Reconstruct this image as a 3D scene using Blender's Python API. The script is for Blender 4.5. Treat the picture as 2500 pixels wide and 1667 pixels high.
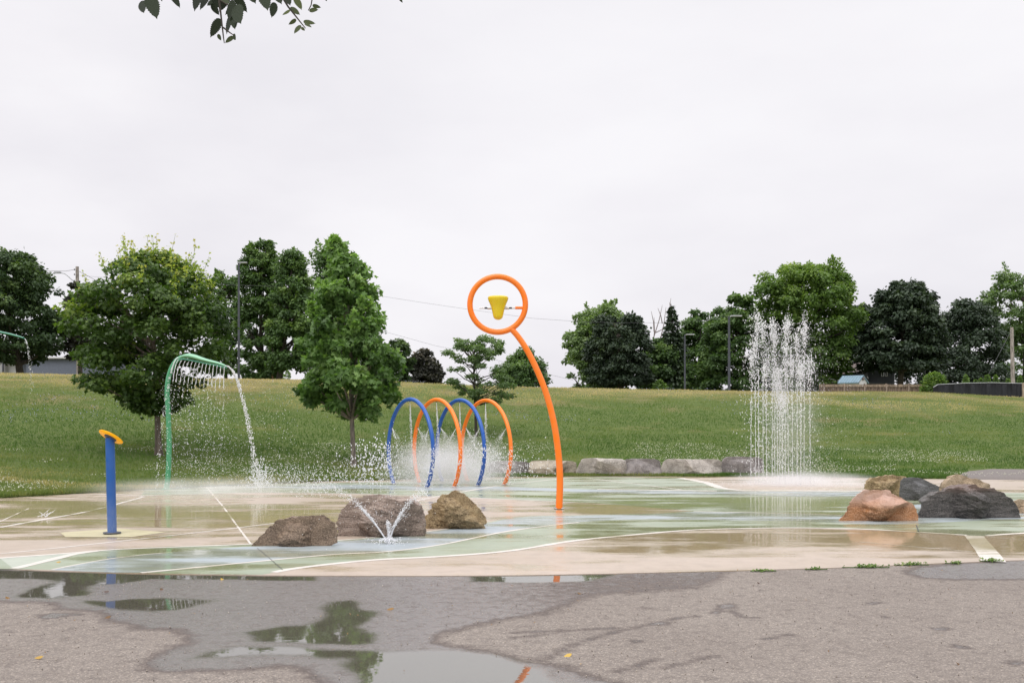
import bpy, math, random
import numpy as np
from mathutils import Vector
random.seed(7); RNG = np.random.default_rng(7)
PI = math.pi
for o in list(bpy.data.objects): bpy.data.objects.remove(o)
SC = bpy.context.scene; COL = SC.collection
# ------------------------------------------------------------------ survey helpers (photo measured in 2500 px wide units)
F = 2430.0; CX = 1250.0; HY = 1040.0; CZ = 1.5
def gp(px, py, z=0.0):
    Y = (CZ - z) * F / (py - HY); return ((px - CX) * Y / F, Y)
def at(px, py, Y): return np.array([(px - CX) * Y / F, Y, CZ + (HY - py) * Y / F])
# ------------------------------------------------------------------ vector noise
def vnoise(x, y, z=0.0, seed=0):
    x = np.asarray(x, float); y = np.asarray(y, float); z = np.asarray(z, float) + np.zeros_like(x)
    xi = np.floor(x).astype(np.int64); yi = np.floor(y).astype(np.int64); zi = np.floor(z).astype(np.int64)
    fx = x - xi; fy = y - yi; fz = z - zi
    fx = fx*fx*(3-2*fx); fy = fy*fy*(3-2*fy); fz = fz*fz*(3-2*fz)
    def h(a, b, c):
        n = (a*374761393 + b*668265263 + c*2147483647 + seed*974711) & 0xFFFFFFFF
        n = ((n ^ (n >> 13)) * 1274126177) & 0xFFFFFFFF
        n = ((n ^ (n >> 16)) * 2246822519) & 0xFFFFFFFF
        return ((n ^ (n >> 15)) & 0xFFFFFF) / float(0xFFFFFF)
    r = 0
    for i in (0, 1):
        for j in (0, 1):
            for k in (0, 1):
                w = (fx if i else 1-fx)*(fy if j else 1-fy)*(fz if k else 1-fz)
                r = r + w*h(xi+i, yi+j, zi+k)
    return r*2-1
def fbm(x, y, z=0.0, o=4, seed=0):
    a = 1.0; s = 0; t = 0; f = 1.0
    for i in range(o):
        s = s + a*vnoise(np.asarray(x)*f, np.asarray(y)*f, np.asarray(z)*f, seed+i*17); t += a; a *= .5; f *= 2.03
    return s/t
# ------------------------------------------------------------------ mesh builder
class MB:
    def __init__(s): s.V = []; s.n = 0; s.L = []; s.C = []; s.T = []; s.M = []; s.S = []
    def add(s, V, Fc, tint=0.0, mat=0, smooth=False):
        V = np.asarray(V, float).reshape(-1, 3); Fc = np.asarray(Fc, np.int64)
        s.V.append(V); s.T.append(np.zeros(len(V)) + tint)
        s.L.append((Fc + s.n).ravel()); s.C.append(np.full(len(Fc), Fc.shape[1])); s.M.append(np.full(len(Fc), mat)); s.S.append(np.full(len(Fc), smooth))
        s.n += len(V)
    def box(s, c, d, rz=0, mat=0, tint=0):
        c = np.array(c, float); d = np.array(d, float)/2
        V = np.array([[i, j, k] for i in (-1, 1) for j in (-1, 1) for k in (-1, 1)], float)*d
        ca, sa = math.cos(rz), math.sin(rz); V = np.stack([V[:, 0]*ca - V[:, 1]*sa, V[:, 0]*sa + V[:, 1]*ca, V[:, 2]], 1) + c
        s.add(V, [[0,1,3,2],[4,6,7,5],[0,4,5,1],[2,3,7,6],[0,2,6,4],[1,5,7,3]], tint, mat)
    def tube(s, P, R, n=10, cap=True, mat=0, tint=0, closed=False):
        P = np.asarray(P, float); m = len(P); R = np.zeros(m) + R
        T = np.gradient(P, axis=0)
        if closed: T = np.roll(P, -1, 0) - np.roll(P, 1, 0)
        T /= np.linalg.norm(T, axis=1)[:, None] + 1e-12
        a = np.array([0, 0, 1.0]) if abs(T[0, 2]) < .9 else np.array([0, 1.0, 0])
        U = np.zeros_like(P); u = np.cross(T[0], a); u /= np.linalg.norm(u)
        for i in range(m):
            u = u - T[i]*np.dot(u, T[i]); u /= np.linalg.norm(u) + 1e-12; U[i] = u
        W = np.cross(T, U); th = np.arange(n)*2*PI/n
        V = P[:, None, :] + R[:, None, None]*(np.cos(th)[None, :, None]*U[:, None, :] + np.sin(th)[None, :, None]*W[:, None, :])
        q = []
        for i in range(m if closed else m-1):
            k = (i+1) % m
            for j in range(n): q.append([i*n+j, i*n+(j+1) % n, k*n+(j+1) % n, k*n+j])
        s.add(V.reshape(-1, 3), q, tint, mat, True)
        if cap and not closed:
            s.add(V[0], [list(range(n))[::-1]], tint, mat); s.add(V[-1], [list(range(n))], tint, mat)
    def lathe(s, prof, c, n=24, axis=(0, 0, 1), mat=0):
        ax = Vector(axis).normalized(); q = Vector((0, 0, 1)).rotation_difference(ax).to_matrix(); Q = np.array(q)
        th = np.arange(n)*2*PI/n; V = []
        for r, z in prof: V.append(np.stack([r*np.cos(th), r*np.sin(th), np.full(n, z)], 1))
        V = np.concatenate(V) @ Q.T + np.array(c); f = []
        for i in range(len(prof)-1):
            for j in range(n): f.append([i*n+j, i*n+(j+1) % n, (i+1)*n+(j+1) % n, (i+1)*n+j])
        s.add(V, f, 0, mat, True)
    def drops(s, P, R):
        P = np.asarray(P, float); n = len(P)
        if n == 0: return
        R = (np.zeros(n) + R)*.78
        O = np.array([[1,0,0],[-1,0,0],[0,1,0],[0,-1,0],[0,0,1.8],[0,0,-1.8]], float)
        V = P[:, None] + O[None]*R[:, None, None]
        f = np.array([[0,2,4],[2,1,4],[1,3,4],[3,0,4],[2,0,5],[1,2,5],[3,1,5],[0,3,5]])
        s.add(V.reshape(-1, 3), (f[None] + (np.arange(n)*6)[:, None, None]).reshape(-1, 3), 0, 0, True)
    def leaves(s, P, N, D, S, shape, tint, fold=.25, droop=.15):
        # P points, N normals, D tip directions, S sizes, shape (k,2) with x across, y along
        N = N/ (np.linalg.norm(N, axis=1)[:, None]+1e-9)
        D = D - N*np.sum(D*N, 1)[:, None]; D /= np.linalg.norm(D, axis=1)[:, None]+1e-9
        X = np.cross(D, N); sh = np.asarray(shape, float); k = len(sh)
        V = P[:, None] + S[:, None, None]*(sh[None, :, 0:1]*X[:, None] + sh[None, :, 1:2]*D[:, None] - (fold*np.abs(sh[:, 0]) + droop*sh[:, 1]**2)[None, :, None]*N[:, None])
        s.add(V.reshape(-1, 3), np.arange(len(P)*k).reshape(-1, k), np.repeat(np.zeros(len(P))+tint, k))
    def build(s, name, mats, parent=None):
        me = bpy.data.meshes.new(name); V = np.concatenate(s.V); L = np.concatenate(s.L); C = np.concatenate(s.C)
        me.vertices.add(len(V)); me.vertices.foreach_set('co', V.astype(np.float32).ravel())
        me.loops.add(len(L)); me.loops.foreach_set('vertex_index', L.astype(np.int32))
        me.polygons.add(len(C)); st = np.concatenate([[0], np.cumsum(C)[:-1]])
        me.polygons.foreach_set('loop_start', st.astype(np.int32))
        if not isinstance(mats, (list, tuple)): mats = [mats]
        for m in mats: me.materials.append(m)
        me.polygons.foreach_set('material_index', np.concatenate(s.M).astype(np.int32))
        me.polygons.foreach_set('use_smooth', np.concatenate(s.S).astype(bool))
        a = me.attributes.new('tint', 'FLOAT', 'POINT'); a.data.foreach_set('value', np.concatenate(s.T).astype(np.float32))
        me.update(calc_edges=True)
        o = bpy.data.objects.new(name, me); COL.objects.link(o)
        if parent: o.parent = parent; o.matrix_parent_inverse = parent.matrix_world.inverted() if False else o.matrix_parent_inverse
        return o
def tag(o, label=None, cat=None, group=None, kind=None):
    if label: o['label'] = label
    if cat: o['category'] = cat
    if group: o['group'] = group
    if kind: o['kind'] = kind
    return o
def empty(name, loc=(0, 0, 0), label=None, cat=None, group=None):
    o = bpy.data.objects.new(name, None); COL.objects.link(o); o.location = loc; o.empty_display_size = .2
    return tag(o, label, cat, group)
def part(mb, name, mats, root):
    """build in world coordinates, then parent keeping place (root is an unrotated empty)"""
    o = mb.build(name, mats); o.parent = root; p = root; off = Vector((0, 0, 0))
    while p is not None: off += p.location; p = p.parent
    o.location = -off
    return o
# ------------------------------------------------------------------ materials
class NT:
    def __init__(s, m): m.use_nodes = True; s.t = m.node_tree; s.t.nodes.clear()
    def n(s, ty, **k):
        x = s.t.nodes.new(ty)
        for a, b in k.items():
            if a.startswith('i_'):
                a = a[2:]; a = int(a) if a.isdigit() else a.replace('_', ' ')
                x.inputs[a].default_value = b
            else: setattr(x, a, b)
        return x
    def l(s, a, b): s.t.links.new(a, b)
    def noise(s, vec, scale, detail=4, rough=.55, dim='3D'):
        x = s.n('ShaderNodeTexNoise', i_Scale=scale, i_Detail=detail, i_Roughness=rough); s.l(vec, x.inputs['Vector']); return x.outputs['Fac']
    def ramp(s, fac, pts):
        r = s.n('ShaderNodeValToRGB'); e = r.color_ramp.elements
        while len(e) < len(pts): e.new(.5)
        for i, (p, c) in enumerate(pts): e[i].position = p; e[i].color = (*c, 1) if len(c) == 3 else c
        s.l(fac, r.inputs[0]); return r.outputs['Color']
    def mr(s, v, a, b, c, d):
        m = s.n('ShaderNodeMapRange', i_1=a, i_2=b, i_3=c, i_4=d); s.l(v, m.inputs[0]); return m.outputs[0]
    def mix(s, f, a, b, mode='MIX'):
        m = s.n('ShaderNodeMix', data_type='RGBA', blend_type=mode)
        for v, i in ((f, 0), (a, 6), (b, 7)):
            if isinstance(v, (int, float)): m.inputs[i].default_value = v
            elif isinstance(v, tuple): m.inputs[i].default_value = (*v, 1) if len(v) == 3 else v
            else: s.l(v, m.inputs[i])
        return m.outputs[2]
    def math(s, op, a, b=0.0, clamp=False):
        m = s.n('ShaderNodeMath', operation=op, use_clamp=clamp)
        for v, i in ((a, 0), (b, 1)):
            if isinstance(v, (int, float)): m.inputs[i].default_value = v
            else: s.l(v, m.inputs[i])
        return m.outputs[0]
    def bump(s, h, strength, dist, normal=None):
        b = s.n('ShaderNodeBump', i_Distance=dist); s.l(h, b.inputs['Height'])
        if isinstance(strength, (int, float)): b.inputs['Strength'].default_value = strength
        else: s.l(strength, b.inputs['Strength'])
        if normal is not None: s.l(normal, b.inputs['Normal'])
        return b.outputs[0]
    def out(s, sh): o = s.n('ShaderNodeOutputMaterial'); s.l(sh, o.inputs['Surface']); return o
def newmat(name): m = bpy.data.materials.new(name); return m, NT(m)
def sset(p, **k):
    for a, v in k.items(): p.inputs[a.replace('_', ' ')].default_value = v
def paint(name, col, rough=.38, scuff=None, wetlow=True):
    m, t = newmat(name); g = t.n('ShaderNodeNewGeometry'); pos = g.outputs['Position']
    p = t.n('ShaderNodeBsdfPrincipled'); n1 = t.noise(pos, 7, 5); n2 = t.noise(pos, 90, 3)
    c = t.mix(t.mr(n1, .35, .7, 0, .16), col, tuple(min(1, v*.6+.15) for v in col))
    if scuff:
        z = t.n('ShaderNodeSeparateXYZ'); t.l(pos, z.inputs[0])
        f = t.math('MULTIPLY', t.mr(z.outputs[2], scuff, 0, 0, 1), t.mr(n2, .4, .6, .3, 1), True)
        c = t.mix(t.math('MULTIPLY', f, .45), c, tuple(v*.5+.32 for v in col))
    t.l(c, p.inputs['Base Color']); t.l(t.mr(n1, .3, .7, rough-.08, rough+.12), p.inputs['Roughness'])
    t.l(t.bump(n2, .12, .004), p.inputs['Normal']); t.out(p.outputs[0]); return m
def plain(name, col, rough=.6, metal=0, var=.2, scale=6, bump=.1):
    m, t = newmat(name); g = t.n('ShaderNodeNewGeometry'); pos = g.outputs['Position']
    p = t.n('ShaderNodeBsdfPrincipled'); sset(p, Roughness=rough, Metallic=metal)
    n = t.noise(pos, scale, 6); t.l(t.mix(t.mr(n, .3, .7, 0, 1), tuple(v*(1-var) for v in col), tuple(min(1, v*(1+var)) for v in col)), p.inputs['Base Color'])
    t.l(t.bump(n, bump*4, .02), p.inputs['Normal']); t.out(p.outputs[0]); return m
def leafmat(name, pts, trans=.3, rough=.5, nscale=.5, k=1.22):
    pts = [(a, tuple(v*k for v in c)) for a, c in pts]
    m, t = newmat(name); a = t.n('ShaderNodeAttribute', attribute_name='tint'); g = t.n('ShaderNodeNewGeometry')
    n = t.noise(g.outputs['Position'], nscale, 3); f = t.math('ADD', a.outputs['Fac'], t.mr(n, .3, .7, -.12, .12), True)
    c = t.ramp(f, pts); p = t.n('ShaderNodeBsdfPrincipled'); sset(p, Roughness=rough); p.inputs['Specular IOR Level'].default_value = .35
    t.l(c, p.inputs['Base Color']); tr = t.n('ShaderNodeBsdfTranslucent'); t.l(t.mix(1.0, c, (1.5, 1.7, .7), 'MULTIPLY'), tr.inputs[0])
    mx = t.n('ShaderNodeMixShader', i_0=trans); t.l(p.outputs[0], mx.inputs[1]); t.l(tr.outputs[0], mx.inputs[2]); t.out(mx.outputs[0]); return m
def barkmat(name, col):
    m, t = newmat(name); g = t.n('ShaderNodeNewGeometry'); mp = t.n('ShaderNodeMapping'); mp.inputs['Scale'].default_value = (14, 14, 3); t.l(g.outputs['Position'], mp.inputs[0])
    n = t.noise(mp.outputs[0], 1, 6); p = t.n('ShaderNodeBsdfPrincipled'); sset(p, Roughness=.9)
    t.l(t.mix(t.mr(n, .35, .65, 0, 1), tuple(v*.5 for v in col), tuple(v*1.3 for v in col)), p.inputs['Base Color']); t.l(t.bump(n, .6, .02), p.inputs['Normal']); t.out(p.outputs[0]); return m
def rockmat(name, c1, c2, c3, band=(1, 1, 1), wet=.35, rough=.55, bscale=3.0, ang=0.0, topc=None):
    m, t = newmat(name); tc = t.n('ShaderNodeTexCoord'); mp = t.n('ShaderNodeMapping'); mp.inputs['Scale'].default_value = band; mp.inputs['Rotation'].default_value = (0, ang, .3); t.l(tc.outputs['Object'], mp.inputs[0])
    v = mp.outputs[0]; n1 = t.noise(v, bscale, 9, .62); n2 = t.noise(tc.outputs['Object'], 1.9, 6, .6); n3 = t.noise(tc.outputs['Object'], 55, 4, .7)
    c = t.ramp(n1, [(.33, c1), (.5, c2), (.66, c3)]); c = t.mix(t.mr(n2, .48, .60, 0, .75), c, tuple(a*.38 for a in c2)); c = t.mix(t.mr(n3, .42, .62, 0, .55), c, tuple(min(.8, a*1.5+.03) for a in c3))
    n4 = t.noise(tc.outputs['Object'], 160, 2, .6); c = t.mix(t.mr(n4, .35, .5, .6, 0), c, tuple(a*.35 for a in c1))
    if topc:
        g = t.n('ShaderNodeNewGeometry'); z = t.n('ShaderNodeSeparateXYZ'); t.l(g.outputs['Position'], z.inputs[0])
        c = t.mix(t.math('MULTIPLY', t.mr(z.outputs[2], topc[1], topc[2], 0, 1), t.mr(n1, .35, .55, .4, 1), True), c, topc[0])
    p = t.n('ShaderNodeBsdfPrincipled'); t.l(c, p.inputs['Base Color']); t.l(t.mr(n2, .35, .6, rough-wet*.5, rough+.2), p.inputs['Roughness'])
    b = t.bump(n1, 1.0, .09); b = t.bump(n3, .8, .02, b); t.l(b, p.inputs['Normal']); t.out(p.outputs[0]); return m
# ---- water drops and jets
mW, t = newmat('water_white')
p = t.n('ShaderNodeBsdfPrincipled'); sset(p, Base_Color=(.95, .95, .96, 1), Roughness=.25); tr = t.n('ShaderNodeBsdfTranslucent'); tr.inputs[0].default_value = (.97, .97, .98, 1)
mx = t.n('ShaderNodeMixShader', i_0=.5); t.l(p.outputs[0], mx.inputs[1]); t.l(tr.outputs[0], mx.inputs[2]); t.out(mx.outputs[0])
mJ, t = newmat('water_stream')
g = t.n('ShaderNodeNewGeometry'); n = t.noise(g.outputs['Position'], 30, 3); tp = t.n('ShaderNodeBsdfTransparent'); mx2 = t.n('ShaderNodeMixShader')
p = t.n('ShaderNodeBsdfPrincipled'); sset(p, Base_Color=(.93, .94, .96, 1), Roughness=.2); tr = t.n('ShaderNodeBsdfTranslucent'); tr.inputs[0].default_value = (.95, .95, .97, 1)
mx = t.n('ShaderNodeMixShader', i_0=.5); t.l(p.outputs[0], mx.inputs[1]); t.l(tr.outputs[0], mx.inputs[2])
t.l(t.mr(n, .35, .6, .5, 1.0), mx2.inputs[0]); t.l(tp.outputs[0], mx2.inputs[1]); t.l(mx.outputs[0], mx2.inputs[2]); t.out(mx2.outputs[0])
def mistmat(name, dens, seed=0, pw=1.5):
    m, t = newmat(name); tc = t.n('ShaderNodeTexCoord'); g = t.n('ShaderNodeNewGeometry')
    ln = t.n('ShaderNodeVectorMath', operation='LENGTH'); t.l(tc.outputs['Object'], ln.inputs[0])
    f = t.mr(ln.outputs['Value'], 1.0, .15, 0, 1); f = t.math('POWER', f, pw); n = t.noise(g.outputs['Position'], 1.9, 3)
    f = t.math('MULTIPLY', f, t.mr(n, .35, .65, .35, 1.5)); f = t.math('MULTIPLY', f, dens)
    v = t.n('ShaderNodeVolumePrincipled'); v.inputs['Color'].default_value = (.98, .98, .99, 1); t.l(f, v.inputs['Density']); v.inputs['Anisotropy'].default_value = .25
    o = t.n('ShaderNodeOutputMaterial'); t.l(v.outputs[0], o.inputs['Volume']); return m
# ---- wet painted concrete of the splash pad
def padmat(name, c1, c2, wetb=0.0):
    m, t = newmat(name); g = t.n('ShaderNodeNewGeometry'); pos = g.outputs['Position']
    big = t.noise(pos, .42, 5, .6); mp = t.n('ShaderNodeMapping'); mp.inputs['Scale'].default_value = (.33, 1.0, 1); t.l(pos, mp.inputs[0])
    st = t.noise(mp.outputs[0], 1.15, 6, .62); fine = t.noise(pos, 60, 4, .7); med = t.noise(pos, 5, 5, .6)
    c = t.mix(t.mr(big, .35, .65, 0, 1), c1, c2); c = t.mix(t.mr(fine, .35, .65, 0, .25), c, tuple(v*.6 for v in c1)); c = t.mix(t.mr(med, .45, .7, 0, .35), c, tuple(v*.62 for v in c2))
    ds = t.n('ShaderNodeAttribute', attribute_name='tint').outputs['Fac']     # measured dampness of the slab: 1 = standing film of water, 0 = only damp
    film = t.math('ADD', t.mr(st, .36, .64, -.75, .75), t.math('ADD', ds, wetb)); film = t.math('MULTIPLY', film, 1.0, True)
    p = t.n('ShaderNodeBsdfPrincipled'); sset(p, Roughness=.75); p.inputs['Specular IOR Level'].default_value = .25
    c = t.mix(film, c, t.mix(1.0, c, (.84, .79, .54), 'MULTIPLY')); t.l(c, p.inputs['Base Color'])
    p.inputs['Coat Weight'].default_value = 1.0; p.inputs['Coat IOR'].default_value = 1.36
    t.l(t.mr(film, 0, 1, .40, .05), p.inputs['Coat Roughness'])
    t.l(t.bump(fine, .3, .006), p.inputs['Normal'])
    mp2 = t.n('ShaderNodeMapping'); mp2.inputs['Scale'].default_value = (1, 1.0, 1); t.l(pos, mp2.inputs[0])
    rip = t.noise(mp2.outputs[0], 5.5, 3, .5); rip2 = t.noise(pos, 28, 2, .5)
    b = t.bump(rip, .10, .02); b = t.bump(rip2, t.mr(film, 0, 1, .5, .035), .006, b); t.l(b, p.inputs['Coat Normal'])
    t.out(p.outputs[0]); return m
M = {}
M['beige'] = padmat('wet_beige_concrete', (.485, .395, .325), (.41, .33, .255))
M['green'] = padmat('wet_green_concrete', (.27, .32, .225), (.36, .40, .30))
M['paleg'] = padmat('damp_pale_green_concrete', (.46, .49, .41), (.41, .45, .37), -.35)
M['blue'] = padmat('wet_blue_concrete', (.38, .43, .46), (.33, .38, .41), .0)
M['line'] = padmat('white_painted_line', (.72, .67, .62), (.64, .59, .53), -.6)
M['yellow_patch'] = padmat('yellowish_concrete_patch', (.58, .53, .33), (.52, .46, .28), -.4)
M['joint'] = plain('dark_joint', (.05, .05, .045), .8)
M['orange'] = paint('orange_paint', (.93, .20, .003), .36)
M['bluep'] = paint('blue_paint', (.004, .085, .38), .34)
M['bluepost'] = paint('faded_blue_paint', (.002, .085, .34), .4, scuff=.62)
M['greenp'] = paint('green_paint', (.065, .30, .145), .36)
M['greenp2'] = paint('dark_green_paint', (.03, .20, .12), .36)
M['yellow'] = paint('yellow_plastic', (.80, .60, .01), .35)
M['steel'] = plain('steel', (.55, .54, .53), .3, .9, .1)
M['black'] = plain('black_rubber', (.02, .02, .022), .5)
M['dgrey'] = plain('dark_grey_paint', (.06, .065, .08), .45)
M['lgrey'] = plain('light_grey_metal', (.42, .43, .45), .45)
m, t = newmat('amber_acrylic'); p = t.n('ShaderNodeBsdfPrincipled'); sset(p, Base_Color=(.95, .50, .01, 1), Roughness=.15); tr = t.n('ShaderNodeBsdfTranslucent'); tr.inputs[0].default_value = (1, .66, .02, 1)
g = t.n('ShaderNodeNewGeometry'); n_ = t.noise(g.outputs['Position'], 14, 4); t.l(t.mix(t.mr(n_, .4, .65, 0, 1), (.98, .66, .01), (.85, .42, .01)), p.inputs['Base Color'])
mx = t.n('ShaderNodeMixShader', i_0=.5); t.l(p.outputs[0], mx.inputs[1]); t.l(tr.outputs[0], mx.inputs[2]); t.out(mx.outputs[0]); M['amber'] = m
# ------------------------------------------------------------------ world, sun, camera
w = bpy.data.worlds.new('World'); SC.world = w; w.use_nodes = True; nt = w.node_tree; nt.nodes.clear()
T = NT.__new__(NT); T.t = nt
SUN_EL, SUN_AZ = math.radians(58), math.radians(205)
sky = T.n('ShaderNodeTexSky', sky_type='NISHITA', sun_disc=False, sun_elevation=SUN_EL, sun_rotation=SUN_AZ)
tc = T.n('ShaderNodeTexCoord'); sp = T.n('ShaderNodeSeparateXYZ'); T.l(tc.outputs['Generated'], sp.inputs[0])
mp = T.n('ShaderNodeMapping'); mp.inputs['Scale'].default_value = (1, 1, 2.6); mp.inputs['Rotation'].default_value = (0, .12, .3); T.l(tc.outputs['Generated'], mp.inputs[0])
n1 = T.noise(mp.outputs[0], 2.1, 6, .5); n2 = T.noise(mp.outputs[0], .8, 2, .5)
cl = T.ramp(n1, [(.34, (.74, .715, .775)), (.50, (.885, .86, .90)), (.62, (.985, .965, .99))])
cl = T.mix(T.mr(n2, .42, .62, 0, .45), cl, (.91, .90, .94))
cl = T.mix(T.mr(sp.outputs[2], .12, .55, 0, .75), cl, (.985, .975, 1.0))
zb = T.mr(sp.outputs[2], .42, .95, 10.0, 24.0); cz = T.n('ShaderNodeCombineColor'); [T.l(zb, cz.inputs[i]) for i in range(3)]
cl10 = T.mix(1.0, cl, cz.outputs[0], 'MULTIPLY')
fin = T.mix(.02, cl10, sky.outputs[0]); bg = T.n('ShaderNodeBackground', i_Strength=.10); T.l(fin, bg.inputs[0])
wo = T.n('ShaderNodeOutputWorld'); T.l(bg.outputs[0], wo.inputs[0])
for nd in nt.nodes:
    if nd.type == 'MIX': nd.clamp_result = False
ld = bpy.data.lights.new('sun', 'SUN'); ld.energy = 1.3; ld.angle = math.radians(25); ld.color = (1, .96, .92); lo = bpy.data.objects.new('sun', ld); COL.objects.link(lo)
dv = Vector((math.sin(SUN_AZ)*math.cos(SUN_EL), math.cos(SUN_AZ)*math.cos(SUN_EL), math.sin(SUN_EL)))
lo.rotation_euler = dv.to_track_quat('Z', 'Y').to_euler()
cd = bpy.data.cameras.new('camera'); cam = bpy.data.objects.new('camera', cd); COL.objects.link(cam); SC.camera = cam
cam.location = (0, 0, CZ); cam.rotation_euler = (PI/2, 0, 0); cd.sensor_width = 36; cd.lens = F/2500*36; cd.shift_y = (HY-833.5)/2500; cd.clip_end = 3000; cd.clip_start = .05
SC.view_settings.view_transform = 'Standard'; SC.view_settings.look = 'None'; SC.view_settings.exposure = 0; SC.view_settings.gamma = 1
SC.render.engine = 'CYCLES'; SC.cycles.transparent_max_bounces = 16; SC.cycles.max_bounces = 7; SC.cycles.volume_bounces = 3
# ------------------------------------------------------------------ ground
far_px = [(-900, 1250), (0, 1216), (120, 1209), (210, 1204), (330, 1197), (450, 1191), (600, 1183), (700, 1179), (760, 1176), (900, 1172), (1100, 1168), (1200, 1165), (1300, 1163), (1500, 1162.5), (1861, 1163.5), (2000, 1165), (2115, 1167), (2306, 1169), (2500, 1171), (3300, 1190)]
FU = np.array([(a-CX)/F for a, b in far_px]); FD = np.array([CZ*F/(b-HY) for a, b in far_px])
crest_px = [(-600, 905), (0, 911), (200, 915), (400, 924), (700, 926), (1000, 934), (1300, 946), (1600, 951), (1900, 957), (2150, 956), (2260, 957), (2350, 963), (2500, 970), (3000, 985)]
CU = np.array([(a-CX)/F for a, b in crest_px]); CD = np.interp(CU, [-.5, 0, .5], [52, 56, 60]); CH = CZ + np.array([HY-b for a, b in crest_px])*CD/F
def smooth_interp(u, xs, ys):
    e = .012; return (np.interp(u-e, xs, ys) + 2*np.interp(u, xs, ys) + np.interp(u+e, xs, ys))/4
def Pd(u): return smooth_interp(u, FU, FD)
def height(x, y):
    x = np.asarray(x, float); y = np.asarray(y, float); u = x/np.maximum(y, .5); P = Pd(u); D = np.interp(u, CU, CD); zc = smooth_interp(u, CU, CH)
    m = y-P; t = np.clip((m-.5)/(D-P-.5), 0, 1); ex = np.interp(u, [.2, .35], [0, .35]); pr = (.5*t + .5*t*t*(3-2*t))*(1-ex) + ex*t*t*(2.2-1.2*t)
    z = .035 + (zc-.035)*pr + .05*fbm(x*.25, y*.25, 0, 3)*np.clip(m/4, 0, 1)*np.clip((1-t)*4, .25, 1)
    return np.where(y > D, z - np.minimum((y-D)*.012, 2.5), z)
def H(x, y): return float(height(np.array([x]), np.array([y]))[0])
mb = MB()
us = np.concatenate([np.linspace(-4, -.62, 24), np.linspace(-.6, .6, 241), np.linspace(.62, 4, 24)])
ms = np.concatenate([[0.0, .05, .15, .3, .5, .8], np.linspace(1.1, 36, 110), [38, 41, 45, 50, 60, 75, 95, 130, 200, 400, 900]])
UU, MM = np.meshgrid(us, ms, indexing='ij'); YY = Pd(UU)+MM; XX = UU*YY; ZZ = height(XX, YY); ZZ[:, 0] = -.03; ZZ[:, 1] = .012
nu, nm = UU.shape; idx = np.arange(nu*nm).reshape(nu, nm)
fq = np.stack([idx[:-1, :-1], idx[1:, :-1], idx[1:, 1:], idx[:-1, 1:]], -1).reshape(-1, 4)
mb.add(np.stack([XX, YY, ZZ], -1).reshape(-1, 3), fq, 0, 0, True)
mb.add([[-900, -300, -.07], [900, -300, -.07], [900, 60, -.07], [-900, 60, -.07]], [[0, 1, 2, 3]])
m, t = newmat('lawn'); g = t.n('ShaderNodeNewGeometry'); pos = g.outputs['Position']; z = t.n('ShaderNodeSeparateXYZ'); t.l(pos, z.inputs[0])
a = t.noise(pos, .35, 6, .6); b = t.noise(pos, 2.6, 5, .6); c_ = t.noise(pos, 24, 5, .7)
col = t.mix(t.mr(b, .35, .65, 0, 1), (.10, .145, .036), (.15, .19, .055)); col = t.mix(t.mr(c_, .35, .65, 0, .6), col, (.035, .055, .014))
hgt = t.math('ADD', z.outputs[2], t.mr(a, .3, .7, -2.2, 2.2)); col = t.mix(t.mr(hgt, 2.6, 4.6, 0, .75), col, (.22, .18, .09)); col = t.mix(t.mr(a, .6, .72, 0, .5), col, (.17, .15, .06))
p = t.n('ShaderNodeBsdfPrincipled'); sset(p, Roughness=.9); p.inputs['Specular IOR Level'].default_value = .15; t.l(col, p.inputs['Base Color']); t.l(t.bump(c_, .9, .05), p.inputs['Normal']); t.out(p.outputs[0]); M['lawn'] = m
tag(mb.build('ground', M['lawn']), 'grassy hillside rising from the splash pad to a mown crest', 'hillside', kind='structure')
# pad near edge (as X -> Y)
near_px = [(-1500, 1370), (0, 1387), (110, 1392), (350, 1399.5), (690, 1404), (1050, 1405), (1300, 1403), (1500, 1399), (1800, 1392), (2100, 1383), (2300, 1374), (2500, 1366), (4200, 1350)]
NP = np.array([gp(a, b) for a, b in near_px]); NX, NY = NP[:, 0], NP[:, 1]
def Ny(x): e = .15; return (np.interp(x-e, NX, NY)+np.interp(x, NX, NY)+np.interp(x+e, NX, NY))/3
# dampness of the slab, surveyed on the ground (px of the photograph projected down to z = 0)
def field(x, y, spots):
    Yp = np.maximum(y, 1.); px = CX + x*F/Yp; py = HY + CZ*F/Yp; f = np.zeros_like(px)
    for (a, b, rx, ry, v) in spots: f = f + v*np.exp(-((px-a)/rx)**2 - ((py-b)/ry)**2)
    return f
damp = [(250, 1245, 420, 38, .95), (560, 1262, 220, 22, .5), (800, 1270, 260, 40, .35), (1900, 1225, 420, 24, .75), (1450, 1215, 160, 22, .2), (1500, 1245, 220, 12, .6), (1600, 1285, 260, 16, .45),
        (1900, 1315, 330, 22, .95), (2250, 1320, 200, 26, .95), (1620, 1345, 150, 14, .25), (1450, 1375, 80, 10, .2), (760, 1392, 90, 9, .45), (450, 1345, 160, 8, .3), (1280, 1390, 60, 14, .5), (2450, 1330, 80, 25, .6),
        (950, 1205, 300, 9, .3), (300, 1345, 200, 20, .25), (120, 1335, 260, 14, -.55), (520, 1222, 260, 9, -.6), (1300, 1230, 80, 12, -.45), (1900, 1185, 160, 8, -.7), (1150, 1190, 220, 12, -.15), (1100, 1385, 300, 12, -.3), (1900, 1375, 600, 14, -.7), (1400, 1360, 200, 14, -.4), (2400, 1185, 160, 12, -.8), (60, 1375, 100, 12, -.5)]
def wetf(x, y): return .28 + .5*np.clip(field(x, y, [(1920, 1262, 130, 60, 1.)]), 0, 1) + field(x, y, damp)
PZ = [0.0]
mb = MB()
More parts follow.
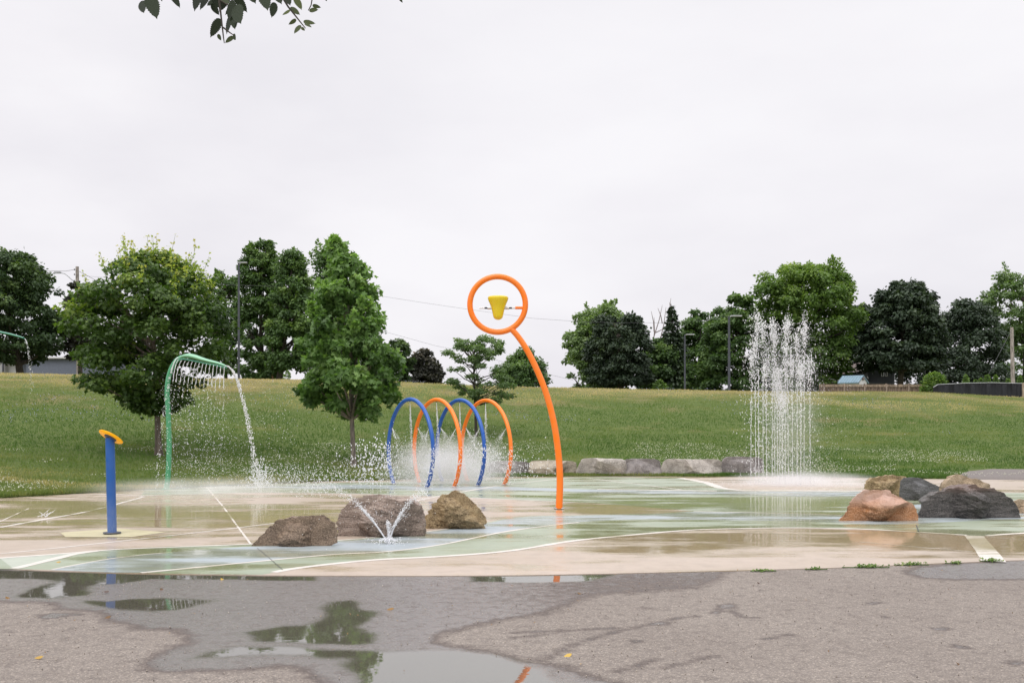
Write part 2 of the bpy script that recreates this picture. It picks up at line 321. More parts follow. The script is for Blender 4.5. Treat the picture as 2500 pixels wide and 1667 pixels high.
xs = np.concatenate([np.linspace(-16, -7, 12)[:-1], np.linspace(-7, 7, 141), np.linspace(7, 18, 14)[1:]])
# base sheet: columns by u between near and far edge
us = np.linspace(-.75, .78, 260)
V = []
rows = 70
for u in us:
    # near edge intersection by iteration
    Y = 11.
    for _ in range(30): Y = float(Ny(u*Y))
    D = float(Pd(np.array([u]))[0]) + .03
    s = np.linspace(0, 1, rows)**1.15; yy = Y + (D-Y)*s; V.append(np.stack([u*yy, yy, np.zeros(rows)], 1))
V = np.array(V); idx = np.arange(len(us)*rows).reshape(len(us), rows)
mb.add(V.reshape(-1, 3), np.stack([idx[:-1, :-1], idx[1:, :-1], idx[1:, 1:], idx[:-1, 1:]], -1).reshape(-1, 4), wetf(V[..., 0].ravel(), V[..., 1].ravel()), 0)
ed = V[:, 0]; lo2 = ed.copy(); lo2[:, 2] = -.06; k = len(us); ii = np.arange(k-1)
mb.add(np.concatenate([ed, lo2]), np.stack([ii, ii+k, ii+k+1, ii+1], -1), .1, 0)
def resample(P, step):
    P = np.array(P, float); # catmull-rom smoothing
    Q = []
    for i in range(len(P)-1):
        p0, p1, p2, p3 = P[max(i-1, 0)], P[i], P[i+1], P[min(i+2, len(P)-1)]; n = max(2, int(np.linalg.norm(p2-p1)/step))
        for s in np.arange(n)/n: Q.append(.5*((2*p1) + (-p0+p2)*s + (2*p0-5*p1+4*p2-p3)*s*s + (-p0+3*p1-3*p2+p3)*s**3))
    Q.append(P[-1]); return np.array(Q)
def G(L): return [gp(a, b) for a, b in L]
def zone(top, bot, mi, z):
    a = resample(G(top), .25); b = resample(G(bot), .25); n = 160; r = 14
    ua, ub = a[:, 0]/a[:, 1], b[:, 0]/b[:, 1]; uu = np.linspace(min(ua[0], ub[0]), max(ua[-1], ub[-1]), n)
    def eq(P, q): q = np.maximum.accumulate(q); Y_ = np.interp(uu, q, P[:, 1]); U_ = np.clip(uu, q[0], q[-1]); return np.stack([U_*Y_, Y_], 1)
    a, b = eq(a, ua), eq(b, ub); s = np.linspace(0, 1, r)[None, :, None]; g = b[:, None]*(1-s) + a[:, None]*s
    V = np.concatenate([g, np.full((n, r, 1), z*.25)], 2).reshape(-1, 3); i = np.arange(n*r).reshape(n, r)
    mb.add(V, np.stack([i[:-1, :-1], i[1:, :-1], i[1:, 1:], i[:-1, 1:]], -1).reshape(-1, 4), wetf(V[:, 0], V[:, 1]), mi)
def line(L, w, z=.010, mi=4, w2=None, ragged=.45):
    w *= (.66 if w < .2 else .9) if mi == 4 else 1
    P = resample(G(L), .12); T = np.gradient(P, axis=0); T /= np.linalg.norm(T, axis=1)[:, None]; Nn = np.stack([-T[:, 1], T[:, 0]], 1); n = len(P)
    ww = np.linspace(w, w2 or w, n)/2*(1+ragged*fbm(P[:, 0]*3, P[:, 1]*3, 0, 3, seed=5)); a = P+Nn*ww[:, None]; b = P-Nn*ww[:, None]
    V = np.concatenate([a, b]); V = np.concatenate([V, np.full((2*n, 1), z*.25)], 1); i = np.arange(n-1)
    mb.add(V, np.stack([i, i+n, i+n+1, i+1], -1), wetf(V[:, 0], V[:, 1]), mi)
Bl = [(-300, 1385), (0, 1362), (140, 1352), (281, 1341), (420, 1335), (606, 1328), (800, 1320), (950, 1308), (1075, 1293), (1180, 1277), (1268, 1261), (1458, 1256), (1600, 1253), (1693, 1247)]
Dl = [(-300, 1392), (30, 1388.4), (340, 1398), (560, 1401.5), (640, 1402), (668, 1397), (736, 1385), (906, 1367), (1076, 1358), (1246, 1344), (1399, 1320), (1548, 1305), (1696, 1293), (1830, 1289.5), (1950, 1288), (2100, 1291), (2246, 1299), (2360, 1306), (2410, 1308), (2500, 1301), (2700, 1295), (3100, 1280)]
# green river zone, near part
zone(Bl + [(1760, 1243), (1900, 1236), (2100, 1230), (2500, 1226), (3100, 1222)], Dl, 1, .003)
# green, right of the lens up to the far white line
zone([(1661, 1166.2), (1720, 1177), (1786, 1194), (1950, 1197), (2115, 1197.5), (2300, 1200), (2500, 1203), (3100, 1210)], [(1700, 1248), (1760, 1243), (1900, 1236), (2100, 1230), (2400, 1227), (2500, 1226), (3100, 1222)], 1, .0025)
# green, far part from the left edge to the lens
zone([(352, 1196.5), (450, 1191.5), (600, 1184), (700, 1180.5), (900, 1177), (1076, 1174), (1246, 1168), (1400, 1164.5), (1500, 1164), (1661, 1166)], [(345, 1209), (500, 1205), (600, 1202), (700, 1202), (900, 1206), (1076, 1212), (1250, 1219), (1400, 1225), (1548, 1235), (1700, 1248)], 1, .002)
zone([(0, 1362.5), (140, 1352.5), (225, 1345.5)], [(33, 1388), (90, 1374), (225, 1346)], 2, .0045)
# blue river
zone([(127, 1390), (200, 1375), (271, 1363), (360, 1352), (480, 1343), (606, 1334), (820, 1322), (950, 1311), (1090, 1293), (1190, 1278), (1268, 1262.5), (1458, 1257.5), (1600, 1254), (1696, 1248.5), (1800, 1250), (1950, 1253), (2053, 1257), (2150, 1245), (2230, 1232), (2300, 1226), (2600, 1218)],
     [(127, 1391), (344, 1397.5), (520, 1381), (600, 1373), (811, 1353), (940, 1346), (1076, 1329), (1246, 1295), (1414, 1274), (1548, 1267.5), (1667, 1267.5), (1800, 1270), (1950, 1271), (2047, 1276), (2150, 1280), (2250, 1277), (2350, 1272), (2600, 1262)], 3, .006)
zone([(1000, 1186), (1200, 1187), (1360, 1192), (1458, 1194.5), (1786, 1197), (1950, 1199), (2115, 1199), (2300, 1202)], [(1000, 1196), (1200, 1198), (1360, 1199), (1458, 1203), (1786, 1208), (1950, 1211), (2115, 1212), (2300, 1214)], 3, .007)
zone([(600, 1186), (760, 1184), (900, 1184), (1000, 1186)], [(600, 1190), (760, 1192), (900, 1195), (1000, 1196)], 3, .007)
line(Bl[:10], .12); line(Dl[5:18], .15, .011); line(Dl[18:], .14, .0115)
line([(35, 1387.5), (137, 1363), (180, 1352.5), (233, 1344.5)], .16, .0115, w2=.12)
line([(127, 1390), (200, 1375.5), (271, 1363.5), (360, 1352.5), (420, 1348)], .06)
line([(344, 1398), (520, 1381), (600, 1373), (811, 1353.5), (940, 1346.5), (1076, 1329.5), (1246, 1295.5), (1414, 1274.5)], .10, .0115)
line([(345, 1209.5), (500, 1205.5), (700, 1202.5), (900, 1206), (1076, 1212), (1250, 1219), (1400, 1226)], .14)
line([(1661, 1166.5), (1720, 1177), (1786, 1194.5), (1950, 1197.5), (2115, 1198)], .26)
line([(1008, 1224), (1076, 1210), (1160, 1195), (1246, 1181.5), (1400, 1165)], .12, .012)
line([(1430, 1166), (1560, 1182), (1664, 1195)], .10); line([(1458, 1194), (1600, 1196), (1750, 1198)], .2)
line([(1693, 1248), (1800, 1250.5), (1950, 1253.5), (2053, 1257.5)], .10, .012)
line([(0, 1287), (110, 1267), (223, 1246), (351, 1212.5)], .13, .0115); line([(230, 1206), (300, 1207.5), (351, 1211)], .12); line([(0, 1273), (30, 1259), (70, 1241)], .04)
line([(0, 1351.5), (128, 1338.5), (290, 1321), (447, 1303.5), (580, 1288), (700, 1273.5), (830, 1262)], .09); line([(0, 1277), (300, 1270), (700, 1255), (900, 1252)], .045)
line([(507, 1191), (520, 1208), (542, 1233), (578, 1282), (612, 1327.5)], .045, .0125)
line([(628, 1338), (655, 1360), (690, 1391)], .010, .013, 6); line([(2237, 1281), (2240, 1290), (2243, 1297)], .014, .013, 6)
line([(2378, 1307.5), (2392, 1325), (2408, 1345), (2427, 1371)], .27, .0125, ragged=.06)
line([(2100, 1322), (2240, 1335), (2375, 1346)], .03)
line([(2400, 1309), (2500, 1318)], .03)
# yellowish patch round the post
V = [(*gp(a, b), .0034) for a, b in [(147, 1300), (287, 1289.5), (405, 1299), (319, 1311), (160, 1311)]]; mb.add(V, [[4, 3, 2, 1, 0]], .1, 5)
tag(mb.build('splash_pad', [M['beige'], M['green'], M['paleg'], M['blue'], M['line'], M['yellow_patch'], M['joint']]), 'wet painted concrete splash pad with beige green and blue swirls', 'splash pad', kind='structure')
# ------------------------------------------------------------------ asphalt with wet area and puddles
def poly_sd(x, y, P):
    P = np.array(P, float); inside = np.zeros(x.shape, bool); d = np.full(x.shape, 1e9)
    for i in range(len(P)):
        a, b = P[i-1], P[i]; e = b-a; t_ = np.clip(((x-a[0])*e[0]+(y-a[1])*e[1])/(e@e+1e-12), 0, 1)
        d = np.minimum(d, np.hypot(x-a[0]-t_*e[0], y-a[1]-t_*e[1]))
        c = ((a[1] > y) != (b[1] > y)) & (x < (b[0]-a[0])*(y-a[1])/(b[1]-a[1]+1e-12)+a[0]); inside ^= c
    return np.where(inside, d, -d)
za = lambda L: [gp(a*.5315, 1350+b*.5315) for a, b in L]; zb = lambda L: [gp(1250+a*.5315, 1350+b*.5315) for a, b in L]
WET = [gp(-400, 1475)] + za([(0, 220), (240, 225), (270, 250), (450, 265), (500, 310), (600, 325), (640, 350), (800, 345), (860, 370), (880, 405), (800, 430), (720, 455), (672, 500), (690, 530), (780, 540), (950, 535), (1100, 530), (1250, 515), (1380, 520), (1430, 560), (1460, 596), (1500, 700)]) + zb([(800, 760), (640, 650), (520, 596), (400, 575), (330, 545), (240, 510), (60, 490)]) + za([(2352, 465), (2200, 435), (2000, 405), (2020, 370), (2120, 340), (2300, 300)]) + zb([(150, 270), (400, 190), (600, 180), (850, 160), (950, 120), (990, 70)]) + [gp(1300, 1390), gp(0, 1375), gp(-400, 1370)]
WET2 = zb([(1850, 60), (1800, 85), (1870, 110), (2000, 118), (2352, 118), (2600, 125), (2600, 20), (2352, 25), (2100, 40)])
PUD = [za([(-200, 70), (400, 82), (900, 92), (1450, 100), (1440, 122), (1050, 118), (700, 117), (560, 135), (440, 145), (400, 165), (380, 188), (250, 203), (100, 203), (60, 195), (150, 160), (260, 130), (180, 115), (-200, 112)]),
       za([(480, 220), (600, 205), (760, 200), (900, 205), (1000, 212), (900, 237), (800, 258), (700, 262), (600, 257), (450, 240), (400, 215)]),
       za([(1130, 360), (1200, 345), (1400, 325), (1480, 300), (1500, 260), (1490, 220), (1620, 212), (1660, 240), (1720, 270), (1690, 310), (1650, 335), (1740, 370), (1700, 405), (1600, 415), (1400, 405), (1170, 400)]),
       za([(870, 480), (950, 450), (1100, 425), (1300, 425), (1450, 435), (1600, 440), (1800, 445), (2100, 438), (2352, 475), (2500, 530), (2750, 700), (1700, 700), (1640, 590), (1600, 530), (1590, 480), (1400, 462), (1200, 462), (1000, 480)]),
       zb([(-200, 90), (490, 92), (350, 125), (150, 133), (-200, 128)])]
cols = np.concatenate([np.linspace(-30, -6.6, 14)[:-1], np.arange(-6.6, 6.8, .05), np.linspace(6.8, 30, 14)]); sv = np.concatenate([np.arange(0, 6.6, .04), [6.8, 7.5, 9, 12, 18, 30]])
XX, S2 = np.meshgrid(cols, sv, indexing='ij'); YY = Ny(XX) - .012 - S2
wob = .035*fbm(XX*3, YY*3, 0, 4, seed=3); w_ = np.maximum(poly_sd(XX, YY, WET), poly_sd(XX, YY, WET2)) + wob
wet = np.clip(w_/.20+.5, 0, 1)
softr = np.clip(1 - field(XX, YY, [(1600, 1440, 330, 60, .45)]), 0, 1); wet *= softr
spots = [(690, 320, 60, 15, .8), (590, 400, 55, 25, .5), (1160, 385, 40, 15, .8), (980, 245, 150, 22, .5), (1240, 530, 80, 22, .7), (570, 250, 75, 12, .6), (1655, 230, 50, 12, .8), (1745, 285, 55, 10, .9), (2000, 340, 70, 11, .9), (2080, 425, 65, 16, 1), (1475, 175, 50, 12, .6), (935, 272, 28, 8, .9), (1700, 150, 100, 6, .4), (40, 405, 90, 15, .5), (2310, 500, 60, 15, .7), (2340, 570, 30, 12, .7), (1260, 260, 22, 6, .6), (2200, 150, 60, 8, .5)]
spots = [(1250+a*.5315, 1350+b*.5315, c*.5315, d*.5315, v) for a, b, c, d, v in spots] + [(200, 1500, 120, 9, .5), (20, 1535, 40, 12, .4), (215, 1595, 22, 6, .4), (130, 1500, 80, 8, .45), (430, 1545, 60, 9, .5), (240, 1635, 30, 6, .25)]
sd_ = field(XX, YY, spots) * np.clip(.6+1.2*fbm(XX*6, YY*6, 0, 3, seed=9), 0, 1.3); wet = np.maximum(wet, np.clip((sd_-.22)*3.2, 0, .9))
cr = np.zeros_like(XX)
for L in ([(150, 490), (250, 430), (350, 392), (480, 355), (600, 330), (760, 295), (850, 285)], [(0, 360), (130, 354), (300, 348), (480, 338)], [(0, 382), (120, 372), (250, 350)], [(480, 540), (560, 515), (660, 480)], [(700, 520), (780, 500), (880, 478), (930, 465)], [(1180, 390), (1230, 378), (1280, 368)], [(1000, 260), (1060, 290), (1130, 292)]):
    Pp = resample(zb(L), .05)
    for q in Pp: cr = np.maximum(cr, np.exp(-((XX-q[0])**2+(YY-q[1])**2)/.03**2/1.5))
wet = np.maximum(wet, cr*.75)
pud = np.zeros_like(XX) - 9
for P_ in PUD: pud = np.maximum(pud, poly_sd(XX, YY, P_))
pud = np.clip((pud + .07*fbm(XX*4, YY*4, 0, 4, seed=21))/.16 + .5, 0, 1)
mb = MB(); a_, b_ = XX.shape; idx = np.arange(a_*b_).reshape(a_, b_)
ZA = -.006 + .0*XX
mb.add(np.stack([XX, YY, ZA], -1).reshape(-1, 3), np.stack([idx[:-1, :-1], idx[:-1, 1:], idx[1:, 1:], idx[1:, :-1]], -1).reshape(-1, 4), wet.ravel(), 0, True)
m, t = newmat('worn_asphalt'); g = t.n('ShaderNodeNewGeometry'); pos = g.outputs['Position']
A = t.n('ShaderNodeAttribute', attribute_name='tint').outputs['Fac']; Bq = t.n('ShaderNodeAttribute', attribute_name='puddle').outputs['Fac']
vo = t.n('ShaderNodeTexVoronoi', i_Scale=88.0, i_Randomness=1.0); t.l(pos, vo.inputs['Vector']); vo2 = t.n('ShaderNodeTexVoronoi', i_Scale=34.0); t.l(pos, vo2.inputs['Vector'])
sepc = t.n('ShaderNodeSeparateColor'); t.l(vo.outputs['Color'], sepc.inputs[0]); sep2 = t.n('ShaderNodeSeparateColor'); t.l(vo2.outputs['Color'], sep2.inputs[0])
bigN = t.noise(pos, .8, 6, .6); fineN = t.noise(pos, 140, 4, .7); medN = t.noise(pos, 9, 6, .65)
col = t.ramp(sepc.outputs[0], [(0, (.135, .115, .095)), (.45, (.235, .20, .165)), (.8, (.29, .248, .205)), (.97, (.44, .385, .325))])
pebble = t.math('MULTIPLY', t.mr(sep2.outputs[0], .86, .9, 0, 1), t.mr(vo2.outputs['Distance'], .35, .2, 0, 1), True); col = t.mix(t.math('MULTIPLY', pebble, .8), col, (.52, .45, .38))
col = t.mix(t.mr(vo.outputs['Distance'], .25, .6, 0, .7), col, (.15, .13, .118)); col = t.mix(t.mr(fineN, .4, .65, 0, .3), col, (.44, .39, .36))
col = t.mix(t.mr(bigN, .35, .65, 0, .55), col, t.mix(1.0, col, (.76, .74, .74), 'MULTIPLY')); col = t.mix(t.mr(medN, .5, .7, 0, .35), col, t.mix(1.0, col, (.7, .69, .70), 'MULTIPLY'))
wetn = t.math('ADD', A, t.mr(medN, .35, .65, -.20, .20)); dampn = t.mr(wetn, .02, .62, 0, 1); wetn = t.mr(wetn, .55, 1.0, 0, 1)
col = t.mix(dampn, col, t.mix(1.0, col, (.50, .47, .48), 'MULTIPLY')); col = t.mix(Bq, col, (.075, .068, .045))
p = t.n('ShaderNodeBsdfPrincipled'); t.l(col, p.inputs['Base Color']); sset(p, Roughness=.85); p.inputs['Specular IOR Level'].default_value = .3
pudn = t.mr(t.math('ADD', Bq, t.mr(fineN, .35, .65, -.30, .30)), .35, .65, 0, 1)
h = t.math('ADD', t.math('MULTIPLY', vo.outputs['Distance'], -.6), fineN); t.l(t.bump(h, .55, .008), p.inputs['Normal'])
t.l(t.math('MAXIMUM', wetn, pudn), p.inputs['Coat Weight']); t.l(t.mr(pudn, 0, 1, 2.7, 3.2), p.inputs['Coat IOR'])
t.l(t.mr(pudn, 0, 1, .24, .02), p.inputs['Coat Roughness'])
rp = t.noise(pos, 9, 3, .5); cb = t.bump(h, t.mr(pudn, 0, 1, .38, .0), .006); cb = t.bump(rp, .014, .02, cb); t.l(cb, p.inputs['Coat Normal']); t.out(p.outputs[0]); M['asphalt'] = m
o = mb.build('asphalt_path', m); at2 = o.data.attributes.new('puddle', 'FLOAT', 'POINT'); at2.data.foreach_set('value', pud.astype(np.float32).ravel())
tag(o, 'old asphalt paving half soaked by puddles in front of the pad', 'asphalt', kind='structure')
# far right path behind the boulders
mb = MB(); pp = [(2330, 1166.5, 1161), (2365, 1167, 1158.5), (2420, 1168, 1159), (2480, 1168.5, 1160), (2560, 1169, 1160.5), (2800, 1172, 1163)]
V = []
for a, b, c in pp:
    u_ = (a-CX)/F; y0 = float(Pd(np.array([u_]))[0])-.05; y1 = y0+{2330: .3, 2365: 2.2}.get(a, 3.0); V += [(u_*y0, y0, .004), (u_*(y0+.2), y0+.2, H(u_*(y0+.2), y0+.2)+.03), (u_*y1, y1, H(u_*y1, y1)+.03)]
mb.add(V, [[3*i+k, 3*i+3+k, 3*i+4+k, 3*i+1+k] for i in range(len(pp)-1) for k in (0, 1)], .3); tag(mb.build('side_path', plain('path_asphalt', (.16, .14, .13), .9, var=.15, scale=20)), 'short asphalt side path leaving the pad behind the boulders', 'path', kind='structure')
# ------------------------------------------------------------------ grass, clover, weeds
def scatter(n, m0, m1, u0=-.56, u1=.56, pw=1.0):
    u = RNG.uniform(u0, u1, n); m = m0 + (m1-m0)*RNG.random(n)**pw; y = Pd(u)+m; return u*y, y, m
x, y, m_ = scatter(250000, .02, 32, pw=1.15); z_ = height(x, y); n = len(x)
kp = ~((x/y > .458) & (m_ < 3.3)); x, y = x[kp], y[kp]; x2, y2, _ = scatter(24000, .0, .5, -.56, .44); x = np.concatenate([x, x2]); y = np.concatenate([y, y2]); z_ = height(x, y); n = len(x)
hh = RNG.uniform(.03, .085, n)*(1+.5*fbm(x*.8, y*.8, 0, 3, seed=4)); ww = RNG.uniform(.008, .02, n); an = RNG.uniform(0, PI, n); lx = RNG.normal(0, .025, n); ly = RNG.normal(0, .025, n)
V = np.zeros((n, 3, 3)); V[:, 0] = np.stack([x-ww*np.cos(an), y-ww*np.sin(an), z_-.01], 1); V[:, 1] = np.stack([x+ww*np.cos(an), y+ww*np.sin(an), z_-.01], 1); V[:, 2] = np.stack([x+lx, y+ly, z_+hh], 1)
dry = np.clip((z_-1.5)/2.3, 0, 1)*1.05 + .6*np.clip(fbm(x*.16, y*.3, 0, 4, seed=8)*2.2, -.35, 1) + .5*np.clip(fbm(x*.07, y*.9, 0, 3, seed=18)-.25, 0, 1) + .16*np.sin(x*.9+y*.35+2*fbm(x*.1, y*.1, 0, 2, seed=2))*np.clip(.3+fbm(x*.12, y*.12, 0, 2, seed=6), 0, 1) + .22*fbm(x*.9, y*2.2, 0, 3, seed=12) + RNG.normal(0, .08, n)
dry = np.clip(.25+dry*.62, 0, 1)
mb = MB(); mb.add(V.reshape(-1, 3), np.arange(n*3).reshape(-1, 3), np.repeat(dry, 3))
M['grass'] = leafmat('grass_blades', [(0, (.050, .100, .022)), (.3, (.085, .145, .032)), (.55, (.155, .185, .058)), (.78, (.33, .28, .14)), (1, (.46, .37, .22))], .35, .6, k=1.12)
tag(mb.build('grass', M['grass']), 'short mown grass covering the slope behind the pad', 'grass', kind='stuff')
def flowers(name, n, band, r, hgt, mat, label, seed, thr):
    x, y, m = scatter(n, *band); k = fbm(x*.35, y*.35, 0, 4, seed=seed) > thr; x, y, m = x[k], y[k], m[k]; mb = MB(); q = len(x)
    mb.drops(np.stack([x, y, height(x, y)+RNG.uniform(hgt*.6, hgt*1.3, q)], 1), RNG.uniform(r*.6, r*1.2, q)); tag(mb.build(name, mat), label, 'flowers', kind='stuff')
M['clover'] = plain('clover_white', (.62, .62, .48), .8); M['chic'] = plain('pale_violet_petals', (.34, .36, .50), .8)
flowers('clover_flowers', 13000, (.5, 7.5), .013, .08, M['clover'], 'white clover heads dotted through the grass near the pad', 31, .02)
flowers('meadow_flowers', 5000, (12, 30), .018, .13, M['chic'], 'pale violet wild flowers scattered high on the slope', 44, .22)
def tuft(px, py, wpx, hpx, label, n=40, col='weed'):
    x0, y0 = gp(px, py+2); s = y0/F; root = None; mb = MB(); k = n
    P = np.stack([x0 + RNG.normal(0, wpx*s*.28, k), y0 + RNG.normal(0, .004, k), np.full(k, .004)], 1); xr = np.sort(P[:, 0]); mb.tube(np.stack([np.linspace(xr[0]-.01, xr[-1]+.01, 12), np.full(12, y0), np.full(12, .004)], 1), .005, 5, tint=.2); d = np.stack([RNG.normal(0, .8, k), RNG.normal(0, .8, k), RNG.uniform(.5, 1.3, k)], 1)
    P2 = P + d*np.array([1, 1, 1])*hpx*s*.22*RNG.uniform(.3, 1, k)[:, None]
    mb.leaves(P2, np.stack([RNG.normal(0, .7, k), RNG.normal(-.3, .7, k), np.ones(k)], 1), d, RNG.uniform(.016, .036, k), [(0, 0), (.3, .35), (.22, .8), (0, 1), (-.22, .8), (-.3, .35)], RNG.uniform(.2, .9, k))
    for i in range(k): mb.tube([P[i], P2[i]], .0022, 4, False, tint=.3)
    o = mb.build('weed_tuft', M['weed']); tag(o, label, 'weed', 'weeds growing in the joint between pad and asphalt')
M['weed'] = leafmat('weed_leaves', [(0, (.04, .085, .015)), (.6, (.10, .17, .035)), (1, (.22, .26, .07))])
for a in [(2118, 1383, 62, 26, 'largest green weed tuft, below the rust coloured boulder at the pad edge', 90), (2225, 1377, 62, 22, 'wide low weed tuft right of the largest one', 70), (2333, 1373, 28, 20, 'small yellowish weed tuft just left of the broad white stripe', 40), (2419, 1368, 40, 20, 'weed tuft at the foot of the broad white stripe', 50), (1862, 1392, 44, 14, 'flat dark weed below the tall fountain, leftmost along the joint', 45), (1990, 1388, 34, 13, 'sparse little weed second from the left along the joint', 30)]: tuft(*a[:5], n=a[5])
# fallen leaves
M['dead'] = leafmat('dead_leaf', [(0, (.06, .03, .02)), (.5, (.22, .12, .03)), (1, (.45, .30, .06))], .1)
LS = [(0, 0), (.2, .15), (.3, .4), (.2, .75), (0, 1.05), (-.2, .75), (-.3, .4), (-.2, .15)]
for (px, py, tn, lb) in [(266, 1447, .05, 'dark curled leaf on wet asphalt below the blue post'), (391, 1438, .15, 'brown leaf on grey wet asphalt beside the green reflection'), (106, 1606, .7, 'ochre leaf on dry asphalt at the lower left'), (13, 1459, .35, 'rusty leaf at the far left edge of the wet area'), (539, 1413, 1, 'yellow leaf in the puddle strip along the pad'), (149, 1373, .8, 'yellow brown leaf lying on the pale green concrete'), (271, 1506, .1, 'small dark leaf at the dry patch edge on the left'), (962, 1487, .4, 'reddish leaf alone in the middle of the wet asphalt'), (1396, 1599, .95, 'pale yellow leaf on dry asphalt near the bottom middle'), (1848, 1423, .05, 'dark leaf on dry asphalt below the tall fountain'), (1409, 1449, .3, 'brown leaf on damp asphalt below the orange pole'), (2334, 1620, .05, 'black leaf scrap near the lower right corner')]:
    x0, y0 = gp(px, py); mb = MB(); a = RNG.uniform(0, 6.28)
    mb.leaves(np.array([[x0, y0, .012]]), np.array([[.25, -.5, 1.]]), np.array([[math.cos(a), math.sin(a)*.5, .1]]), np.array([.055]), LS, tn, .5, .4); tag(mb.build('fallen_leaf', M['dead']), lb, 'leaf', 'fallen leaves on the paving')
pk_ = lambda a, b: np.max([poly_sd(a, b, P_) for P_ in PUD], 0) < -.05
n = 1500; gx = RNG.uniform(-4.5, 4.8, n); gy = Ny(gx) - .05 - RNG.random(n)*5.2; mb = MB(); mb.drops(np.stack([gx, gy, np.zeros(n)], 1)[pk_(gx, gy)], RNG.uniform(.002, .0065, n)[pk_(gx, gy)]); tag(mb.build('grit', plain('grit_stone', (.30, .26, .22), .9, var=.9, scale=40)), 'loose grit and little pebbles lying on the asphalt', 'grit', kind='stuff')
n = 260; gx = RNG.uniform(-4.5, 4.8, n); gy = Ny(gx) - .03 - RNG.random(n)**2*4; mb = MB(); mb.leaves(np.stack([gx, gy, np.full(n, .006)], 1), RNG.normal(0, .4, (n, 3))+[0, 0, 1], RNG.normal(0, 1, (n, 3))*[1, 1, .1], RNG.uniform(.012, .03, n), [(0, 0), (.15, .4), (0, 1), (-.15, .4)], RNG.random(n)*.6); tag(mb.build('leaf_litter', M['dead']), 'tiny scraps of leaf litter scattered on the asphalt', 'debris', kind='stuff')
# ------------------------------------------------------------------ rocks
def rock(name, label, outline, d, depth, mat, cat='boulder', group=None, rough=.065, pw=.62, seed=0, cuts=18, sub=90, sink=.0, fine=.35):
    O = np.array([at(a, b, d)[[0, 2]] for a, b in outline]); mn = O.min(0); mxx = O.max(0); c = (mn+mxx)/2; c[1] = mn[1]*.55+mxx[1]*.45
    O = np.concatenate([O[i-1][None]*(1-np.linspace(0, 1, 14, endpoint=False))[:, None] + O[i][None]*np.linspace(0, 1, 14, endpoint=False)[:, None] for i in range(len(O))])
    ang = np.arctan2(O[:, 1]-c[1], O[:, 0]-c[0]); rad = np.hypot(O[:, 1]-c[1], O[:, 0]-c[0]); k = np.argsort(ang); ang, rad = ang[k], rad[k]
    nt_ = sub*2; th = np.linspace(-PI, PI, nt_, endpoint=False); rr = np.interp(th, np.concatenate([ang-2*PI, ang, ang+2*PI]), np.tile(rad, 3)); rr = (np.roll(rr, 1)+2*rr+np.roll(rr, -1))/4
    ph = np.linspace(-PI/2, PI/2, sub); TH, PH = np.meshgrid(th, ph, indexing='ij'); R2 = rr[:, None]*np.cos(PH)**pw; Yd = np.sign(np.sin(PH))*np.abs(np.sin(PH))**pw*depth/2
    X = R2*np.cos(TH); Z = R2*np.sin(TH); W = mxx[0]-mn[0]
    V = np.stack([X, Yd, Z], -1).reshape(-1, 3); rs = np.random.default_rng(seed+5)
    for i in range(cuts):   # planar facets
        nrm = rs.normal(size=3); nrm[1] = (abs(nrm[1])*.5+.55)*(-1 if i % 3 else 1); nrm /= np.linalg.norm(nrm); q = V@nrm; over = np.maximum(q-np.quantile(q, .80), 0)
        sg_ = np.sign(nrm[1]); yn = V[:, 1] - over/nrm[1]*.9; V[:, 1] = np.where(V[:, 1]*sg_ > 0, sg_*np.maximum(yn*sg_, np.minimum(V[:, 1]*sg_, depth*.02)), V[:, 1])      # a fracture face: only the depth changes, the outline stays
    nn = V/(np.linalg.norm(V, axis=1)[:, None]+1e-9); s = 2.2/W
    dsp = rough*W*(.55*fbm(V[:, 0]*s*1.6+seed, V[:, 1]*s*1.6, V[:, 2]*s*2.6, 5, seed=seed)) + rough*W*fine*1.6*(1-2*np.abs(fbm(V[:, 0]*s*2.4, V[:, 1]*s*2.4, V[:, 2]*s*6+V[:, 0]*s*1.2, 4, seed=seed+3)))*.8 + rough*W*.22*fbm(V[:, 0]*s*11, V[:, 1]*s*11, V[:, 2]*s*14, 3, seed=seed+7)
    V = V + nn*dsp[:, None]
    i_ = np.arange(nt_*sub).reshape(nt_, sub); j_ = np.roll(i_, -1, 0)
    mb = MB(); mb.add(V, np.stack([i_[:, :-1], j_[:, :-1], j_[:, 1:], i_[:, 1:]], -1).reshape(-1, 4), 0, 0, True)
    o = mb.build(name, mat); o.location = (c[0], d, c[1]-sink); tag(o, label, cat, group); return o
Rm = {}
Rm['brown'] = rockmat('brown_rock', (.06, .038, .024), (.17, .115, .075), (.32, .235, .165), (1, 1, 1), .4, .5)
Rm['band'] = rockmat('banded_rock', (.10, .07, .055), (.24, .175, .14), (.42, .335, .28), (1, 1, 5), .3, .55, 2.2, -.25)
Rm['tan'] = rockmat('tan_mottled_rock', (.10, .06, .025), (.28, .19, .09), (.46, .35, .20), (1, 1, 1), .2, .6, 5)
Rm['rust'] = rockmat('rust_rock', (.20, .07, .02), (.42, .17, .05), (.52, .30, .18), (1, 1, 1.5), .15, .6, 3, 0, ((.56, .38, .31), .20, .34))
Rm['sand'] = rockmat('sandy_rock', (.22, .16, .09), (.38, .28, .18), (.48, .37, .26), (1, 1, 1), .1, .7, 6)
Rm['slate'] = rockmat('slate_rock', (.05, .05, .052), (.10, .10, .103), (.17, .168, .17), (1, 1, 3), .5, .42, 2.4, .5)
Rm['black'] = rockmat('black_wet_rock', (.014, .013, .013), (.055, .05, .047), (.15, .135, .125), (1, 1, 4), .6, .42, 2.6, -.45, ((.15, .10, .08), .38, .5))
Rm['block'] = rockmat('limestone_block', (.20, .18, .16), (.38, .34, .30), (.50, .46, .41), (1, 1, 1.2), .1, .75, 2.5)
